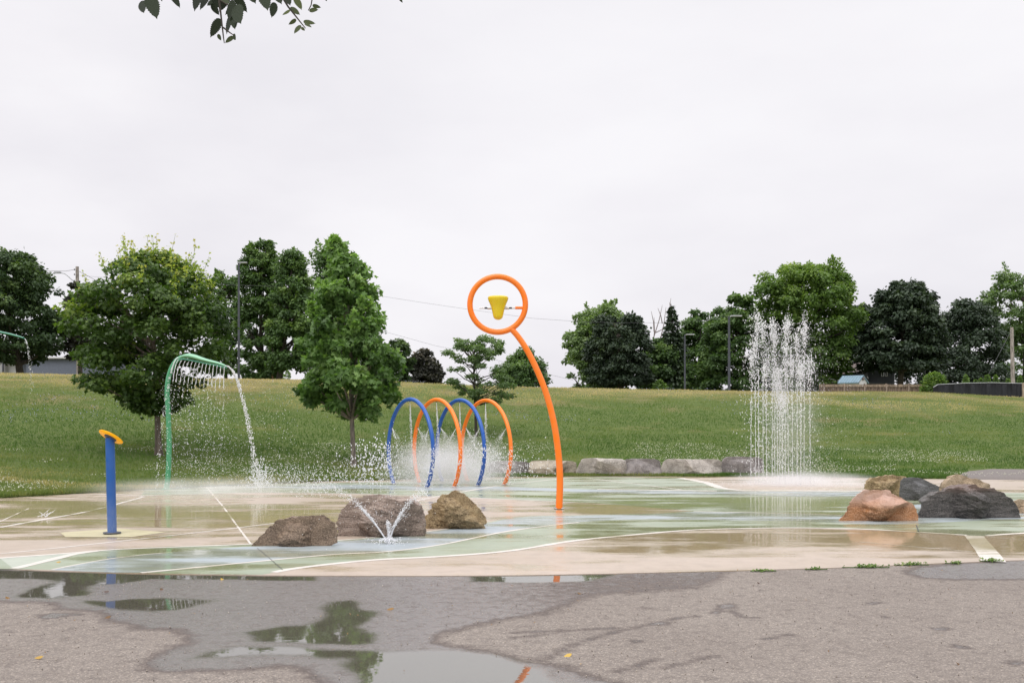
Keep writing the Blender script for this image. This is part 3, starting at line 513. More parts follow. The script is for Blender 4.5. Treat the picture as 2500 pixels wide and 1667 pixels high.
Rm['block2'] = rockmat('buff_limestone_block', (.22, .18, .13), (.36, .31, .24), (.44, .39, .31), (1, 1, 1.2), .1, .75, 5)
Rm['block3'] = rockmat('dark_limestone_block', (.10, .09, .09), (.19, .17, .16), (.28, .25, .235), (1, 1, 1.2), .1, .7, 2.5)
rock('boulder', 'low dark brown boulder, leftmost of the three in the middle', [(617, 1333), (644, 1304), (678, 1273), (712, 1263), (784, 1261), (811, 1278), (822, 1302), (823, 1322), (794, 1333), (709, 1343), (650, 1341)], 12.5, .75, Rm['brown'], seed=1, group='boulders on the pad')
rock('boulder', 'big banded grey brown boulder behind the three way jet', [(827, 1319), (826, 1287), (838, 1256), (855, 1229), (892, 1218), (926, 1213), (1005, 1223), (1022, 1244), (1030, 1276), (1029, 1302), (1008, 1316), (906, 1321), (855, 1320)], 13.6, .8, Rm['band'], seed=2, group='boulders on the pad', pw=.6, fine=.6)
rock('boulder', 'mossy tan peaked boulder, rightmost of the three in the middle', [(1035, 1294), (1037, 1264), (1056, 1240), (1076, 1213), (1110, 1205), (1130, 1212), (1158, 1240), (1182, 1263), (1178, 1290), (1127, 1296), (1059, 1298)], 14.6, .75, Rm['tan'], seed=3, group='boulders on the pad', rough=.08, fine=.5)
rock('boulder', 'rust orange boulder with pale pink top on the right', [(2046, 1275), (2068, 1251), (2086, 1219), (2112, 1201), (2163, 1200), (2193, 1213), (2229, 1233), (2237, 1259), (2238, 1280), (2157, 1283), (2098, 1281), (2070, 1278)], 15.8, .9, Rm['rust'], seed=4, group='boulders on the pad', cuts=20)
rock('boulder', 'pitted tan boulder behind the rust orange one', [(2109, 1189), (2112, 1182), (2130, 1169), (2178, 1161), (2210, 1164), (2213, 1187), (2200, 1214), (2160, 1212), (2125, 1205)], 21, .8, Rm['tan'], seed=5, group='boulders on the pad', rough=.07)
rock('boulder', 'smooth dark slate boulder between the tan ones', [(2200, 1175), (2208, 1166), (2246, 1167), (2264, 1176), (2308, 1195), (2290, 1222), (2258, 1225), (2217, 1222), (2197, 1214)], 20.2, .8, Rm['slate'], seed=6, group='boulders on the pad', rough=.03, cuts=20)
rock('boulder', 'large wet black boulder with brown right flank', [(2251, 1268), (2255, 1241), (2264, 1223), (2291, 1205), (2330, 1192), (2383, 1188), (2425, 1192), (2455, 1213), (2479, 1241), (2488, 1266), (2479, 1275), (2400, 1277), (2306, 1279), (2276, 1273)], 16.3, 1.0, Rm['black'], seed=7, group='boulders on the pad', rough=.045, fine=.7, cuts=20)
rock('boulder', 'sandy boulder peeping over the large black one', [(2304, 1205), (2308, 1181), (2324, 1163), (2345, 1160), (2383, 1167), (2413, 1182), (2424, 1205), (2416, 1225), (2330, 1225)], 19.0, .8, Rm['sand'], seed=8, group='boulders on the pad', cuts=20)
rock('boulder', 'sandy brown boulder cut off by the right photo edge', [(2462, 1264), (2466, 1228), (2492, 1219), (2530, 1226), (2556, 1245), (2562, 1268), (2500, 1272)], 17.2, .7, Rm['sand'], seed=9, group='boulders on the pad')
for i, (x0, x1, y0, mk, lb) in enumerate([(1190, 1297, 1127, 'block3', 'dark stone block partly behind the last orange hoop'), (1290, 1409, 1125, 'block2', 'buff stone block directly behind the orange pole'), (1407, 1529, 1120, 'block', 'grey buff stone block, first one right of the orange pole'), (1518, 1614, 1121, 'block3', 'short narrow stone block, narrowest in the row'), (1610, 1763, 1121, 'block', 'longest stone block with a rounded left end'), (1757, 1865, 1116, 'block3', 'stone block at the right end of the row beside the fountain')]):
    y1 = 1165; k = 9; sl = 14 if i in (2, 4, 5) else 5
    rock('stone_block', lb, [(x0+1, y1-2), (x0, y1-16), (x0+sl*.6, y0+10), (x0+sl, y0+2), (x0+sl+8, y0-1), ((x0+x1)/2, y0-(1 if i != 4 else -1)), (x1-k-4, y0), (x1-3, y0+4), (x1-1, y0+16), (x1-2, y1-8), (x1-5, y1), ((x0+x1)/2, y1+2), (x0+6, y1+1)], 30.15, .75, Rm[mk], 'stone', 'row of stone blocks at the foot of the slope', rough=.018, pw=.35, seed=20+i, cuts=5)
# ------------------------------------------------------------------ play features
# magnifier shaped water feature
s = 18.0/F
root = empty('water_ring', (*gp(1365, 1242), 0), 'tall curved orange pole carrying a ring with a yellow tipping bucket', 'water feature')
mb = MB(); P = resample3 = None
def curve3(L, d, step=.06):
    P = np.array([at(a, b, d) for a, b in L]); Q = []
    for i in range(len(P)-1):
        p0, p1, p2, p3 = P[max(i-1, 0)], P[i], P[i+1], P[min(i+2, len(P)-1)]; n = max(2, int(np.linalg.norm(p2-p1)/step))
        for s_ in np.arange(n)/n: Q.append(.5*((2*p1)+(-p0+p2)*s_+(2*p0-5*p1+4*p2-p3)*s_*s_+(-p0+3*p1-3*p2+p3)*s_**3))
    Q.append(P[-1]); return np.array(Q)
PC = curve3([(1365, 1241), (1367, 1169), (1363, 1105), (1352, 1031), (1334, 962), (1310, 901), (1284, 850), (1262, 818), (1248, 803)], 18.0)
mb.tube(PC, np.linspace(.062, .052, len(PC)), 20); part(mb, 'pole', M['orange'], root)
mb = MB(); th = np.linspace(0, 2*PI, 72, endpoint=False); c0 = at(1215, 743, 18.0); R = 67.7*s; mb.tube([c0 + np.array([R*math.cos(a), 0, R*math.sin(a)]) for a in th], .051, 18, closed=True); part(mb, 'ring', M['orange'], root)
mb = MB(); x0, y0 = gp(1365, 1242); mb.lathe([(0, .012), (.10, .012), (.10, 0), ], (x0, y0, .012), 24); mb.lathe([(.062, 0), (.07, .0), (.07, .02), (.062, .02)], (x0, y0, .024), 24); part(mb, 'base_plate', M['steel'], root)
mb = MB(); zz = .1658; bc = at(1216, 752, 18.0)
prof = [(0, 850), (25, 846), (48, 835), (65, 818), (72, 795), (78, 770), (86, 730), (92, 700), (104, 660), (122, 610), (140, 570), (150, 540), (151, 520), (140, 508), (132, 520), (110, 600), (85, 700), (0, 780)]
mb.lathe([(r*zz*s, (752 - (640+y_*zz))*s) for r, y_ in prof], bc, 32); bk = part(mb, 'tipping_bucket', M['yellow'], root)
mb = MB(); mb.tube([at(1170, 752, 18), at(1260, 752, 18)], .014, 10); part(mb, 'axle', M['steel'], root)
for a, b in ((1190, 1201), (1231, 1243)):
    mb = MB(); mb.tube([at(a, 752, 18), at(b, 752, 18)], .026, 14); part(mb, 'bearing', M['steel'], root)
for a, b in ((1183, 1190), (1243, 1250)):
    mb = MB(); mb.tube([at(a, 752, 18), at(b, 752, 18)], .016, 12); part(mb, 'collar', M['black'], root)
mb = MB(); mb.tube([at(1258, 751.5, 18), at(1277, 751.5, 18)], .026, 14); part(mb, 'sleeve', M['orange'], root)
# hoops
dirv = np.array([.518, -.855]); R0, HS, HZ = 1.30, .96, .877
def hoop_pt(cx, cy, a, R=R0): return np.array([cx + dirv[0]*R*math.sin(a), cy + dirv[1]*R*math.sin(a), HZ + R*math.cos(a)])
A1 = PI - math.asin(HS/R0)
hoops = [(-2.57, 25.05, 'bluep', 'first blue spray hoop at the left end of the tunnel'), (-1.93, 25.4, 'orange', 'orange spray hoop between the two blue hoops'), (-1.36, 25.85, 'bluep', 'second blue spray hoop, between the two orange hoops'), (-.70, 26.2, 'orange', 'orange spray hoop at the right end of the tunnel')]
hroots = []
M['dropmat'] = mW
for i, (cx, cy, mk, lb) in enumerate(hoops):
    root = empty('spray_hoop', (cx, cy, 0), lb, 'spray hoop', 'tunnel of four spray hoops'); mb = MB(); mb.tube([hoop_pt(cx, cy, a) for a in np.linspace(-A1, A1, 80)], .05, 18); part(mb, 'hoop_pipe', M[mk], root)
    for a in (-1.08, -.0, 1.08):
        q = hoop_pt(cx, cy, a, R0-.045); q2 = hoop_pt(cx, cy, a, R0-.07); mb = MB(); mb.tube([q, q2], .012, 8); part(mb, 'nozzle', M['black'], root)
    for sg in (-1, 1):
        q = hoop_pt(cx, cy, sg*A1); mb = MB(); mb.lathe([(0, .012), (.085, .012), (.085, 0)], (q[0], q[1], .010), 20); part(mb, 'foot_plate', M['steel'], root)
# green leaf shower
d = 23.7; s = d/F
root = empty('leaf_shower', (*gp(406, 1194), 0), 'pale green leaf shaped shower on a bent pole, pouring water', 'water feature', 'green shower features')
mb = MB(); PC = curve3([(406, 1195), (410, 1165), (412.5, 1110), (412.5, 1060), (410, 1000), (408, 957), (411, 924), (420, 896), (434, 877), (447, 872)], d); mb.tube(PC, np.linspace(.062, .055, len(PC)), 18); part(mb, 'pole', M['greenp'], root)
mb = MB()   # leaf head: a long scoop, hump on top, flattened, open trough along its rim
st = [(434, 877, 3, 4), (445, 870, 7, 9), (460, 869, 11, 16), (476, 871.5, 12, 19), (493, 877.5, 9.5, 20), (510, 882, 8, 19), (526, 885.5, 7, 17), (540, 889, 6, 13), (550, 893, 4.5, 9), (555, 895.5, 2, 4)]
V = []; nn = 20
for (a, b, hz, hy) in st:
    c = at(a, b, d); th = np.arange(nn)*2*PI/nn; cz_ = np.sin(th); V.append(np.stack([np.full(nn, c[0]) , c[1]+hy*s*np.cos(th), c[2]+hz*s*.62*np.where(cz_ > 0, cz_*1.0, cz_*.75)], 1))
V = np.array(V); f = [[i*nn+j, i*nn+(j+1) % nn, (i+1)*nn+(j+1) % nn, (i+1)*nn+j] for i in range(len(st)-1) for j in range(nn)]
mb.add(V.reshape(-1, 3), f, 0, 0, True); mb.add(V[0], [list(range(nn))[::-1]]); mb.add(V[-1], [list(range(nn))]); lf = part(mb, 'leaf_head', paint('pale_green_paint', (.22, .48, .30), .3), root)
sb = lf.modifiers.new('s', 'SUBSURF'); sb.levels = 1; sb.render_levels = 2
mb = MB(); rim = curve3([(436, 879), (446, 876.5), (466, 879.5), (487, 884), (507, 888), (528, 892), (545, 896), (553, 898)], d-.16); mb.tube(rim, .018, 8); part(mb, 'rim', M['greenp2'], root)
x0, y0 = gp(406, 1195); mb = MB(); mb.lathe([(0, .012), (.11, .012), (.11, 0)], (x0, y0, .012), 20); part(mb, 'base_plate', M['greenp'], root)
# second shower, only its tip in frame
root = empty('leaf_shower', (at(-190, 1180, 27)[0], 27, 0), 'dark green shower arm tip entering at the left photo edge', 'water feature', 'green shower features')
mb = MB(); PC = curve3([(-190, 1175), (-186, 1050), (-188, 930), (-172, 850), (-130, 812), (-60, 803)], 27); mb.tube(PC, .062, 14); part(mb, 'pole', M['greenp2'], root)
mb = MB(); V = []
st = [(-70, 802, 5, 8), (-30, 804, 6, 16), (0, 811, 5.5, 16), (25, 816, 5, 14), (48, 822, 4, 10), (59, 825.5, 3, 6)]
for (a, b, hz, hy) in st:
    c = at(a, b, 27); th = np.arange(nn)*2*PI/nn; V.append(np.stack([np.full(nn, c[0]), c[1]+hy*.0111*np.cos(th), c[2]+hz*.0111*.6*np.sin(th)], 1))
V = np.array(V); f = [[i*nn+j, i*nn+(j+1) % nn, (i+1)*nn+(j+1) % nn, (i+1)*nn+j] for i in range(len(st)-1) for j in range(nn)]; mb.add(V.reshape(-1, 3), f, 0, 0, True); mb.add(V[-1], [list(range(nn))]); part(mb, 'leaf_head', M['greenp2'], root)
# blue post with amber disc
d = 13.86; s = d/F; x0, y0 = gp(273.7, 1303)
root = empty('water_post', (x0, y0, 0), 'blue spray post topped by a tilted yellow disc', 'water feature')
mb = MB(); mb.tube([at(273.7, 1303, d), at(272, 1230, d), at(270, 1140, d), at(268.6, 1078, d), at(268.2, 1068, d)], [.062, .062, .062, .062, .06], 24); part(mb, 'post', M['bluepost'], root)
ax = Vector((math.sin(math.radians(23)), .46, math.cos(math.radians(23)))); dc = at(269.8, 1068, d) + np.array(ax)*.012
mb = MB(); mb.lathe([(0, .012), (.16, .012), (.176, .006), (.178, 0), (.17, -.012), (0, -.012)], dc, 40, ax); part(mb, 'disc', M['amber'], root)
mb = MB(); mb.lathe([(0, -.030), (.085, -.030), (.09, -.014), (.09, -.0125), (0, -.0125)], dc, 30, ax); part(mb, 'flange', M['dgrey'], root)
mb = MB(); mb.lathe([(0, .030), (.03, .030), (.04, .0125), (0, .0125)], dc, 16, ax); part(mb, 'cap', M['amber'], root)
mb = MB(); mb.lathe([(0, .012), (.12, .012), (.12, 0)], (x0, y0, .0145), 30); part(mb, 'base_plate', M['dgrey'], root)
# ------------------------------------------------------------------ water
g_ = 9.81
def ball(o, v, T, n, sp=.08, r=(.006, .014), t0=0.0, clump=0, mb=None, zmin=.02):
    t_ = t0 + (T-t0)*RNG.random(n); o = np.array(o); v = np.array(v); V = v[None] + RNG.normal(0, 1, (n, 3))*sp*np.linalg.norm(v)
    P = o[None] + V*t_[:, None]; P[:, 2] -= .5*g_*t_**2; k = P[:, 2] > zmin; mb.drops(P[k], RNG.uniform(r[0], r[1], n)[k])
def jet(mb, o, v, T, r0=.006, n=14, wob=.004, mat=1):
    t_ = np.linspace(0, T, n)[:, None]; P = np.array(o)[None] + np.array(v)[None]*t_; P[:, 2] -= (.5*g_*t_**2)[:, 0]; P += RNG.normal(0, wob, P.shape)*np.linspace(0, 1, n)[:, None]
    mb.tube(P, r0*RNG.uniform(.6, 1.4, n), 6, mat=mat); return P[-1]
WM = [mW, mJ]
# hoop sprays
for i, (cx, cy, mk, lb) in enumerate(hoops):
    mb = MB(); ctr = np.array([cx, cy, HZ])
    for a in (-1.08, 1.08):
        o = hoop_pt(cx, cy, a, R0-.07); base = (ctr + np.array([0, 0, -.35]) - o); base /= np.linalg.norm(base)
        for k in range(3):
            dr = base + RNG.normal(0, .10, 3); dr /= np.linalg.norm(dr); v = dr*4.2; jet(mb, o, v, .09, .004, 8, .003, 1); ball(o, v, .42, 260, .13, (.0025, .007), .05, mb=mb)
    o = hoop_pt(cx, cy, 0, R0-.07)
    for k in range(2): v = np.array([RNG.normal(.1, .06), RNG.normal(0, .1), -2.2]); jet(mb, o, v, .16, .005, 10, .004, 1); ball(o, v, .40, 220, .035, (.004, .010), .06, mb=mb)
    for a in (-2.05, 2.05):
        o = hoop_pt(cx, cy, a, R0-.06); base = (ctr - o) + np.array([0, 0, .1]); base /= np.linalg.norm(base)
        for k in range(2): dr = base + RNG.normal(0, .1, 3); v = dr*4.5; jet(mb, o, v, .07, .004, 8, .003, 1); ball(o, v, .5, 200, .16, (.003, .009), .04, mb=mb)
    n = 2600; a = RNG.uniform(0, 2*PI, n); rr = np.abs(RNG.normal(0, .55, n)); P = np.stack([cx + dirv[0]*rr*np.cos(a) + RNG.normal(0, .2, n), cy + dirv[1]*rr*np.cos(a)+RNG.normal(0, .2, n), np.abs(RNG.normal(.35, .38, n))+.03], 1); mb.drops(P, RNG.uniform(.003, .008, n))
    # splash beads hanging round the lower legs
    for sg in (1,) if i else (1, -1):
        n = 260 if (i == 0 and sg > 0) else 110; a = RNG.uniform(1.5, A1, n)*sg; P = np.array([hoop_pt(cx, cy, q) for q in a]) + RNG.normal(0, .055, (n, 3)) - np.array([0, .07, 0]); mb.drops(P, RNG.uniform(.006, .018, n))
    tag(mb.build('water_spray', WM), ['spray inside the first blue hoop', 'spray inside the left orange hoop', 'spray inside the second blue hoop', 'spray inside the rightmost orange hoop'][i] + ', fine white jets and drops', 'water spray', 'water spraying inside the hoops', 'stuff')
# splashing drops left of the hoops
mb = MB(); n = 950; u = RNG.random(n); P = np.stack([-6.6+u*3.7, RNG.uniform(23.4, 26, n), .04+np.abs(RNG.normal(0, .34, n))*(.55+.6*u)], 1); mb.drops(P, RNG.uniform(.006, .017, n))
n = 320; P = np.stack([RNG.normal(-3.45, .35, n), RNG.uniform(24.6, 25.6, n), np.abs(RNG.normal(.62, .28, n))+.05], 1); mb.drops(P, RNG.uniform(.009, .026, n))
n = 260; P = np.stack([RNG.normal(.1, .45, n), RNG.uniform(24.6, 25.6, n), np.abs(RNG.normal(.45, .28, n))+.05], 1); mb.drops(P, RNG.uniform(.006, .018, n)); n = 200; P = np.stack([RNG.normal(-.9, .5, n), np.full(n, 24.4), np.abs(RNG.normal(.85, .12, n))], 1); mb.drops(P, RNG.uniform(.006, .022, n))
tag(mb.build('splash_drops', WM), 'large white drops flying low between the shower and the hoops', 'water drops', kind='stuff')
# leaf shower curtain
mb = MB(); d = 23.7
for i in range(14):
    f = i/13; px = 436 + 112*f; py = 878 + 17*f; o = at(px, py, d-.18); k = 1
    for q in range(k):
        vx = -.42*(1-f)-.04; v = np.array([vx*RNG.uniform(.9, 1.1), -.12, -.25]); T = .30; jet(mb, o + np.array([.05*q, 0, 0]), v, T, .008, 18, .005, 1)
        n = 34; t_ = .28 + .50*np.sort(RNG.random(n)); P = o + v*t_[:, None]; P[:, 2] -= .5*g_*t_**2; P[:, :2] += RNG.normal(0, .012, (n, 2))*t_[:, None]*2.5; P = P[P[:, 2] > .03]; mb.drops(P, RNG.uniform(.006, .014, len(P)))
# front lip stream to the right and back stream to the left
for k in range(6):
    o = at(550, 893, d-.1+RNG.uniform(-.1, .1)); v = np.array([.98+RNG.normal(0, .03)*2, RNG.normal(0, .05), .18+RNG.normal(0, .1)]); jet(mb, o, v, .28, .009, 14, .008, 1)
    n = 120; t_ = RNG.uniform(.15, .86, n); P = o + v*t_[:, None]; P[:, 2] -= .5*g_*t_**2; P += RNG.normal(0, .035, (n, 3))*t_[:, None]; P = P[P[:, 2] > .03]; mb.drops(P, RNG.uniform(.006, .020, len(P)))
for k in range(2):
    o = at(436, 873, d-.12); v = np.array([-.62-.06*k, -.05, .05]); jet(mb, o, v, .26, .010, 14, .004, 1); n = 60; t_ = RNG.uniform(.22, .86, n); P = o + v*t_[:, None]; P[:, 2] -= .5*g_*t_**2; P += RNG.normal(0, .012, (n, 3)); P = P[P[:, 2] > .03]; mb.drops(P, RNG.uniform(.008, .017, len(P)))
n = 1300; P = np.stack([RNG.uniform(-8.35, -6.7, n), RNG.uniform(23.0, 24.3, n), RNG.random(n)**1.2*2.6+.03], 1); mb.drops(P, RNG.uniform(.003, .009, n))
n = 700; P = np.stack([RNG.uniform(-6.9, -5.2, n), RNG.uniform(23.0, 24.6, n), RNG.random(n)**1.5*2.6+.03], 1); mb.drops(P, RNG.uniform(.003, .009, n))
n = 420; P = np.stack([RNG.normal(-6.0, .12, n), RNG.uniform(23.2, 24.2, n), np.abs(RNG.normal(.25, .22, n))+.03], 1); mb.drops(P, RNG.uniform(.008, .018, n))
tag(mb.build('water_curtain', WM), 'thin strings of water and drops falling from the green leaf shower', 'falling water', kind='stuff')
mb = MB()
for k in range(4):
    o = at(60, 827, 27); v = np.array([.3+.06*k, 0, -.05]); jet(mb, o, v, .16, .009, 10, .004, 1); n = 26; t_ = RNG.uniform(.12, .55, n); P = o+v*t_[:, None]; P[:, 2] -= .5*g_*t_**2; P += RNG.normal(0, .012, (n, 3)); mb.drops(P, RNG.uniform(.006, .013, n))
tag(mb.build('water_trickle', WM), 'short trickle falling off the dark green arm tip at far left', 'falling water', kind='stuff')
# three way ground jet
mb = MB(); o = np.array([*gp(947, 1327), .02])
for v, n, T in (((-2.35, .2, 3.75), 520, .50), ((-2.2, .25, 3.6), 160, .46), ((1.35, .2, 3.5), 320, .36), ((1.15, .15, 3.35), 120, .36), ((-.02, .1, 2.2), 160, .30), ((.05, .1, 1.9), 60, .26), ((.9, .1, 2.6), 60, .3)):
    v = np.array(v); e = jet(mb, o, v, .15, .005, 22, .004, 1); jet(mb, o+RNG.normal(0, .01, 3)*np.array([1, 1, 0]), v*1.0+RNG.normal(0, .07, 3), .16, .004, 16, .006, 1); ball(o, v, T, n, .028, (.0028, .0075), .07, mb=mb)
ball(o, (-.4, 0, 3.6), .55, 260, .28, (.002, .006), .1, mb=mb)
n = 240; a = RNG.uniform(0, 6.28, n); r = np.abs(RNG.normal(0, .16, n)); mb.drops(np.stack([o[0]+r*np.cos(a), o[1]+r*np.sin(a), np.abs(RNG.normal(0, .03, n))+.01], 1), RNG.uniform(.003, .008, n))
for k in range(10):
    a = k*.63; mb.tube([o, o+np.array([.05*math.cos(a), .05*math.sin(a), .05]), o+np.array([.12*math.cos(a), .12*math.sin(a), .02])], [.006, .008, .003], 5, mat=1)
tag(mb.build('water_jet', WM), 'three way water jet bursting from the pad before the banded boulder', 'water jet', kind='stuff')
mb = MB()  # little splash on the left pad
o = np.array([*gp(107, 1262), .01])
for k in range(9): mb.tube([o+RNG.normal(0, .05, 3)*[1, 1, 0], o+np.array([RNG.normal(0, .12), RNG.normal(0, .1), RNG.uniform(.05, .12)])], [.006, .002], 5, mat=1)
tag(mb.build('water_splash', WM), 'tiny crown splash on the olive wet concrete at the left', 'splash', kind='stuff')
# tall fountain
mb = MB(); d0 = 25.4
FJ = [(1833, 868), (1845, 835), (1863, 795), (1892, 815), (1898, 935), (1904, 905), (1910, 965), (1917, 850), (1946, 825), (1963, 800), (1978, 885), (1925, 788), (1853, 775), (1885, 792), (1872, 900), (1955, 900), (1935, 880)]
for k, (px, py) in enumerate(FJ):
    a = k*2.4; dy = .75*math.sin(a) if k > 3 else RNG.uniform(-.3, .3); Y = d0+dy; o = np.array([(px-CX)*Y/F, Y, .0]); zt = CZ+(HY-py)*Y/F; vz = math.sqrt(2*g_*zt); Tt = vz/g_
    x_off = RNG.normal(0, .03); v = np.array([x_off, RNG.normal(0, .03), vz])
    jet(mb, o, v, Tt*.45, .0065, 40, .010, 1)
    n = 360; t_ = Tt*(.25+.75*RNG.random(n)**.7); sp = .008+.06*(t_/Tt)**2.5; P = o+v*t_[:, None]; P[:, 2] -= .5*g_*t_**2; P[:, :2] += RNG.normal(0, 1, (n, 2))*sp[:, None]; P[:, 2] += RNG.normal(0, .12, n); mb.drops(P, (.003+.023*RNG.random(n)**3)*(.5+.5*(t_/Tt)))
    if zt > 3: tp_ = o + np.array([x_off*Tt, 0, zt-.12]); mb.drops(tp_ + RNG.normal(0, 1, (150, 3))*np.array([.035, .035, .17]), RNG.uniform(.003, .012, 150))
    n = 210; t_ = Tt*(1+RNG.random(n)**1.1*.98); P = o+v*t_[:, None]; P[:, 2] -= .5*g_*t_**2; P[:, :2] += RNG.normal(0, .16, (n, 2))*(t_/Tt)[:, None]**1.2*.8; P = P[P[:, 2] > .03]; mb.drops(P, RNG.uniform(.003, .017, len(P)))
n = 13000; P = np.stack([RNG.normal(at(1925, 0, d0)[0], .48, n), RNG.normal(d0, .45, n), RNG.random(n)**1.3*3.9+.03], 1); mb.drops(P, RNG.uniform(.0015, .0048, n)); n = 1500; P = np.stack([RNG.normal(at(1960, 0, d0)[0], .8, n), RNG.normal(d0, .6, n), RNG.random(n)**1.5*3.5+.03], 1); mb.drops(P, RNG.uniform(.002, .008, n))
for (px, py, r_, n) in [(1895, 925, .10, 500), (1955, 905, .10, 500), (1912, 985, .09, 300), (1965, 800, .10, 260), (1925, 800, .07, 200), (1873, 880, .1, 350)]:
    c = at(px, py, d0-.2); mb.drops(c+RNG.normal(0, 1, (n, 3))*np.array([r_*.6, r_*.6, r_*2.6]), RNG.uniform(.004, .013, n))
n = 900; P = np.stack([RNG.normal(at(1930, 0, d0)[0], .9, n), RNG.normal(d0, .6, n), np.abs(RNG.normal(0, .06, n))+.01], 1); mb.drops(P, RNG.uniform(.003, .010, n))
tag(mb.build('fountain_water', WM), 'tall cluster of white fountain jets breaking into drops on the right', 'fountain', kind='stuff')
def mist(label, c, rad, dens, pw=1.5):
    me = bpy.data.meshes.new('mist'); import bmesh; bm = bmesh.new(); bmesh.ops.create_icosphere(bm, subdivisions=3, radius=1.0); bm.to_mesh(me); bm.free(); o = bpy.data.objects.new('mist', me); COL.objects.link(o)
    o.location = c; o.scale = rad; me.materials.append(mistmat('mist_volume', dens, pw=pw)); tag(o, label, 'mist', kind='stuff')
mist('fine white mist hanging low inside the spray hoops', (-1.55, 25.7, .42), (2.0, 1.3, .95), 1.6)
mist('thin mist along the pad below the green leaf shower', (-6.8, 22.3, .10), (3.4, 1.8, .30), .7)
mist('faint mist around the tall fountain jets', (7.1, 25.4, 1.6), (1.05, .9, 2.3), .22)
mist('low mist over the pad at the foot of the tall fountain', (7.4, 25.2, .08), (2.4, 1.3, .32), 2.2)
# ------------------------------------------------------------------ trees
MAPLE = [(0, 0), (.12, .22), (.42, .05), (.32, .35), (.62, .55), (.25, .62), (0, 1.05), (-.25, .62), (-.62, .55), (-.32, .35), (-.42, .05), (-.12, .22)]
RHOMB = [(0, 0), (.32, .5), (0, 1), (-.32, .5)]
OVAL = [(0, 0), (.24, .3), (.2, .7), (0, 1), (-.2, .7), (-.24, .3)]
def tree(name, label, table, d, trunkpx, mats, nclump, nleaf, leafs, shape, cr=.16, flat=.6, seed=0, group=None, barkc='bark', tr=.14, updir=.5, limbs=26, tintf=None, shoots=0, baseY=None, cat='tree', open_=0.0, depthk=1.0, base_px=None, spiky=0):
    rs = np.random.default_rng(seed+100); T = np.array(table, float); k = np.argsort(T[:, 0]); T = T[k]
    bx, _, _ = at(trunkpx, 0, d); by = d; bz = H(bx, by) - .12
    root = empty(name, (bx, by, bz+.12), label, cat, group)
    ytop, ybot = T[0, 0], T[-1, 0]; sc = d/F
    # clump centres
    n = nclump*4; yy = rs.uniform(ytop, ybot, n); hw = np.interp(yy, T[:, 0], (T[:, 2]-T[:, 1])/2)*sc; cx = np.interp(yy, T[:, 0], (T[:, 2]+T[:, 1])/2); W = hw.max()
    keep = rs.random(n) < (hw/W)**1.2+.06; yy, hw, cx = yy[keep], hw[keep], cx[keep]; n = len(yy); yy, hw, cx = yy[:nclump], hw[:nclump], cx[:nclump]; n = len(yy)
    a = rs.uniform(0, 2*PI, n); r = np.sqrt(rs.uniform(.12, 1, n)); cR = cr*W*rs.uniform(.65, 1.25, n); R_ = np.maximum(hw-cR*.62, hw*.2)*r
    C = np.stack([(cx-CX)*sc + R_*np.cos(a), by + R_*np.sin(a)*depthk, CZ+(HY-yy)*sc], 1); C[:, 2] = np.minimum(C[:, 2], CZ+(HY-ytop)*sc-cR*flat*.9)
    C[:, 2] = np.maximum(C[:, 2], CZ+(HY-ybot)*sc+cR*flat*.5)
    ztop = CZ+(HY-ytop)*sc; zbot = CZ+(HY-ybot)*sc
    # trunk
    axis_top = np.array([(np.interp(ytop+(ybot-ytop)*.25, T[:, 0], (T[:, 2]+T[:, 1])/2)-CX)*sc, by, zbot+(ztop-zbot)*.8])
    base = np.array([bx, by, bz]); 
    if base_px is not None: base[0] = at(base_px, 0, d)[0]
    n2 = 14; s_ = np.linspace(0, 1, n2)[:, None]; TP = base*(1-s_)+axis_top*s_; TP[:, 0] += rs.normal(0, .02, n2)*W*.12*np.sin(s_[:, 0]*PI)
    TR = tr*(1-s_[:, 0]*.85); TR[0] *= 1.5; mb = MB(); mb.tube(TP, TR, 12)
    part(mb, 'trunk', mats[0], root)
    mb = MB(); order = rs.permutation(n)[:limbs]
    for q in order:
        tgt = C[q]; hz = np.clip((tgt[2]-(ztop-zbot)*.22-base[2])/(axis_top[2]-base[2]), max(.05, (zbot-base[2])/(axis_top[2]-base[2])*.9), .95); st_ = base*(1-hz)+axis_top*hz
        i_ = hz*(n2-1); i0 = int(min(n2-2, i_)); st_ = TP[i0]*(1-(i_-i0))+TP[i0+1]*(i_-i0); mid = (st_+tgt)/2 + np.array([0, 0, -.06*np.linalg.norm(tgt-st_)]) ; u_ = np.linspace(0, 1, 8)[:, None]
        Pq = st_*(1-u_)**2+2*mid*u_*(1-u_)+tgt*u_**2; Pq += rs.normal(0, .012*W, Pq.shape)*np.sin(u_*PI); mb.tube(Pq, tr*(.42*(1-u_[:, 0])+.06), 6)
    part(mb, 'branch', mats[0], root)
    # leaves
    pc = np.maximum(8, (nleaf*cR**2/np.sum(cR**2)).astype(int)); I = np.repeat(np.arange(n), pc); m = len(I)
    D3 = rs.normal(size=(m, 3)); D3 /= np.linalg.norm(D3, axis=1)[:, None]; rr = rs.random(m)**(1/2.4); off = D3*rr[:, None]*cR[I][:, None]*np.array([1.05, 1.05, flat]); off[:, 2] -= .18*flat*(off[:, 0]**2+off[:, 1]**2)/cR[I]
    # ragged tips
    tip = rs.random(m) < .10; off[tip] *= rs.uniform(1.05, 1.55, tip.sum())[:, None]
    P = C[I]+off; lat = P-np.array([(np.mean(T[:, 1:])-CX)*sc, by, 0]); lat[:, 2] = 0; lat /= np.linalg.norm(lat, axis=1)[:, None]+1e-6
    N = D3*.55 + np.array([0, 0, 1.])*updir + rs.normal(0, .45, (m, 3)); Dt = D3*.6 + lat*.5 + rs.normal(0, .5, (m, 3)) - np.array([0, 0, .35])
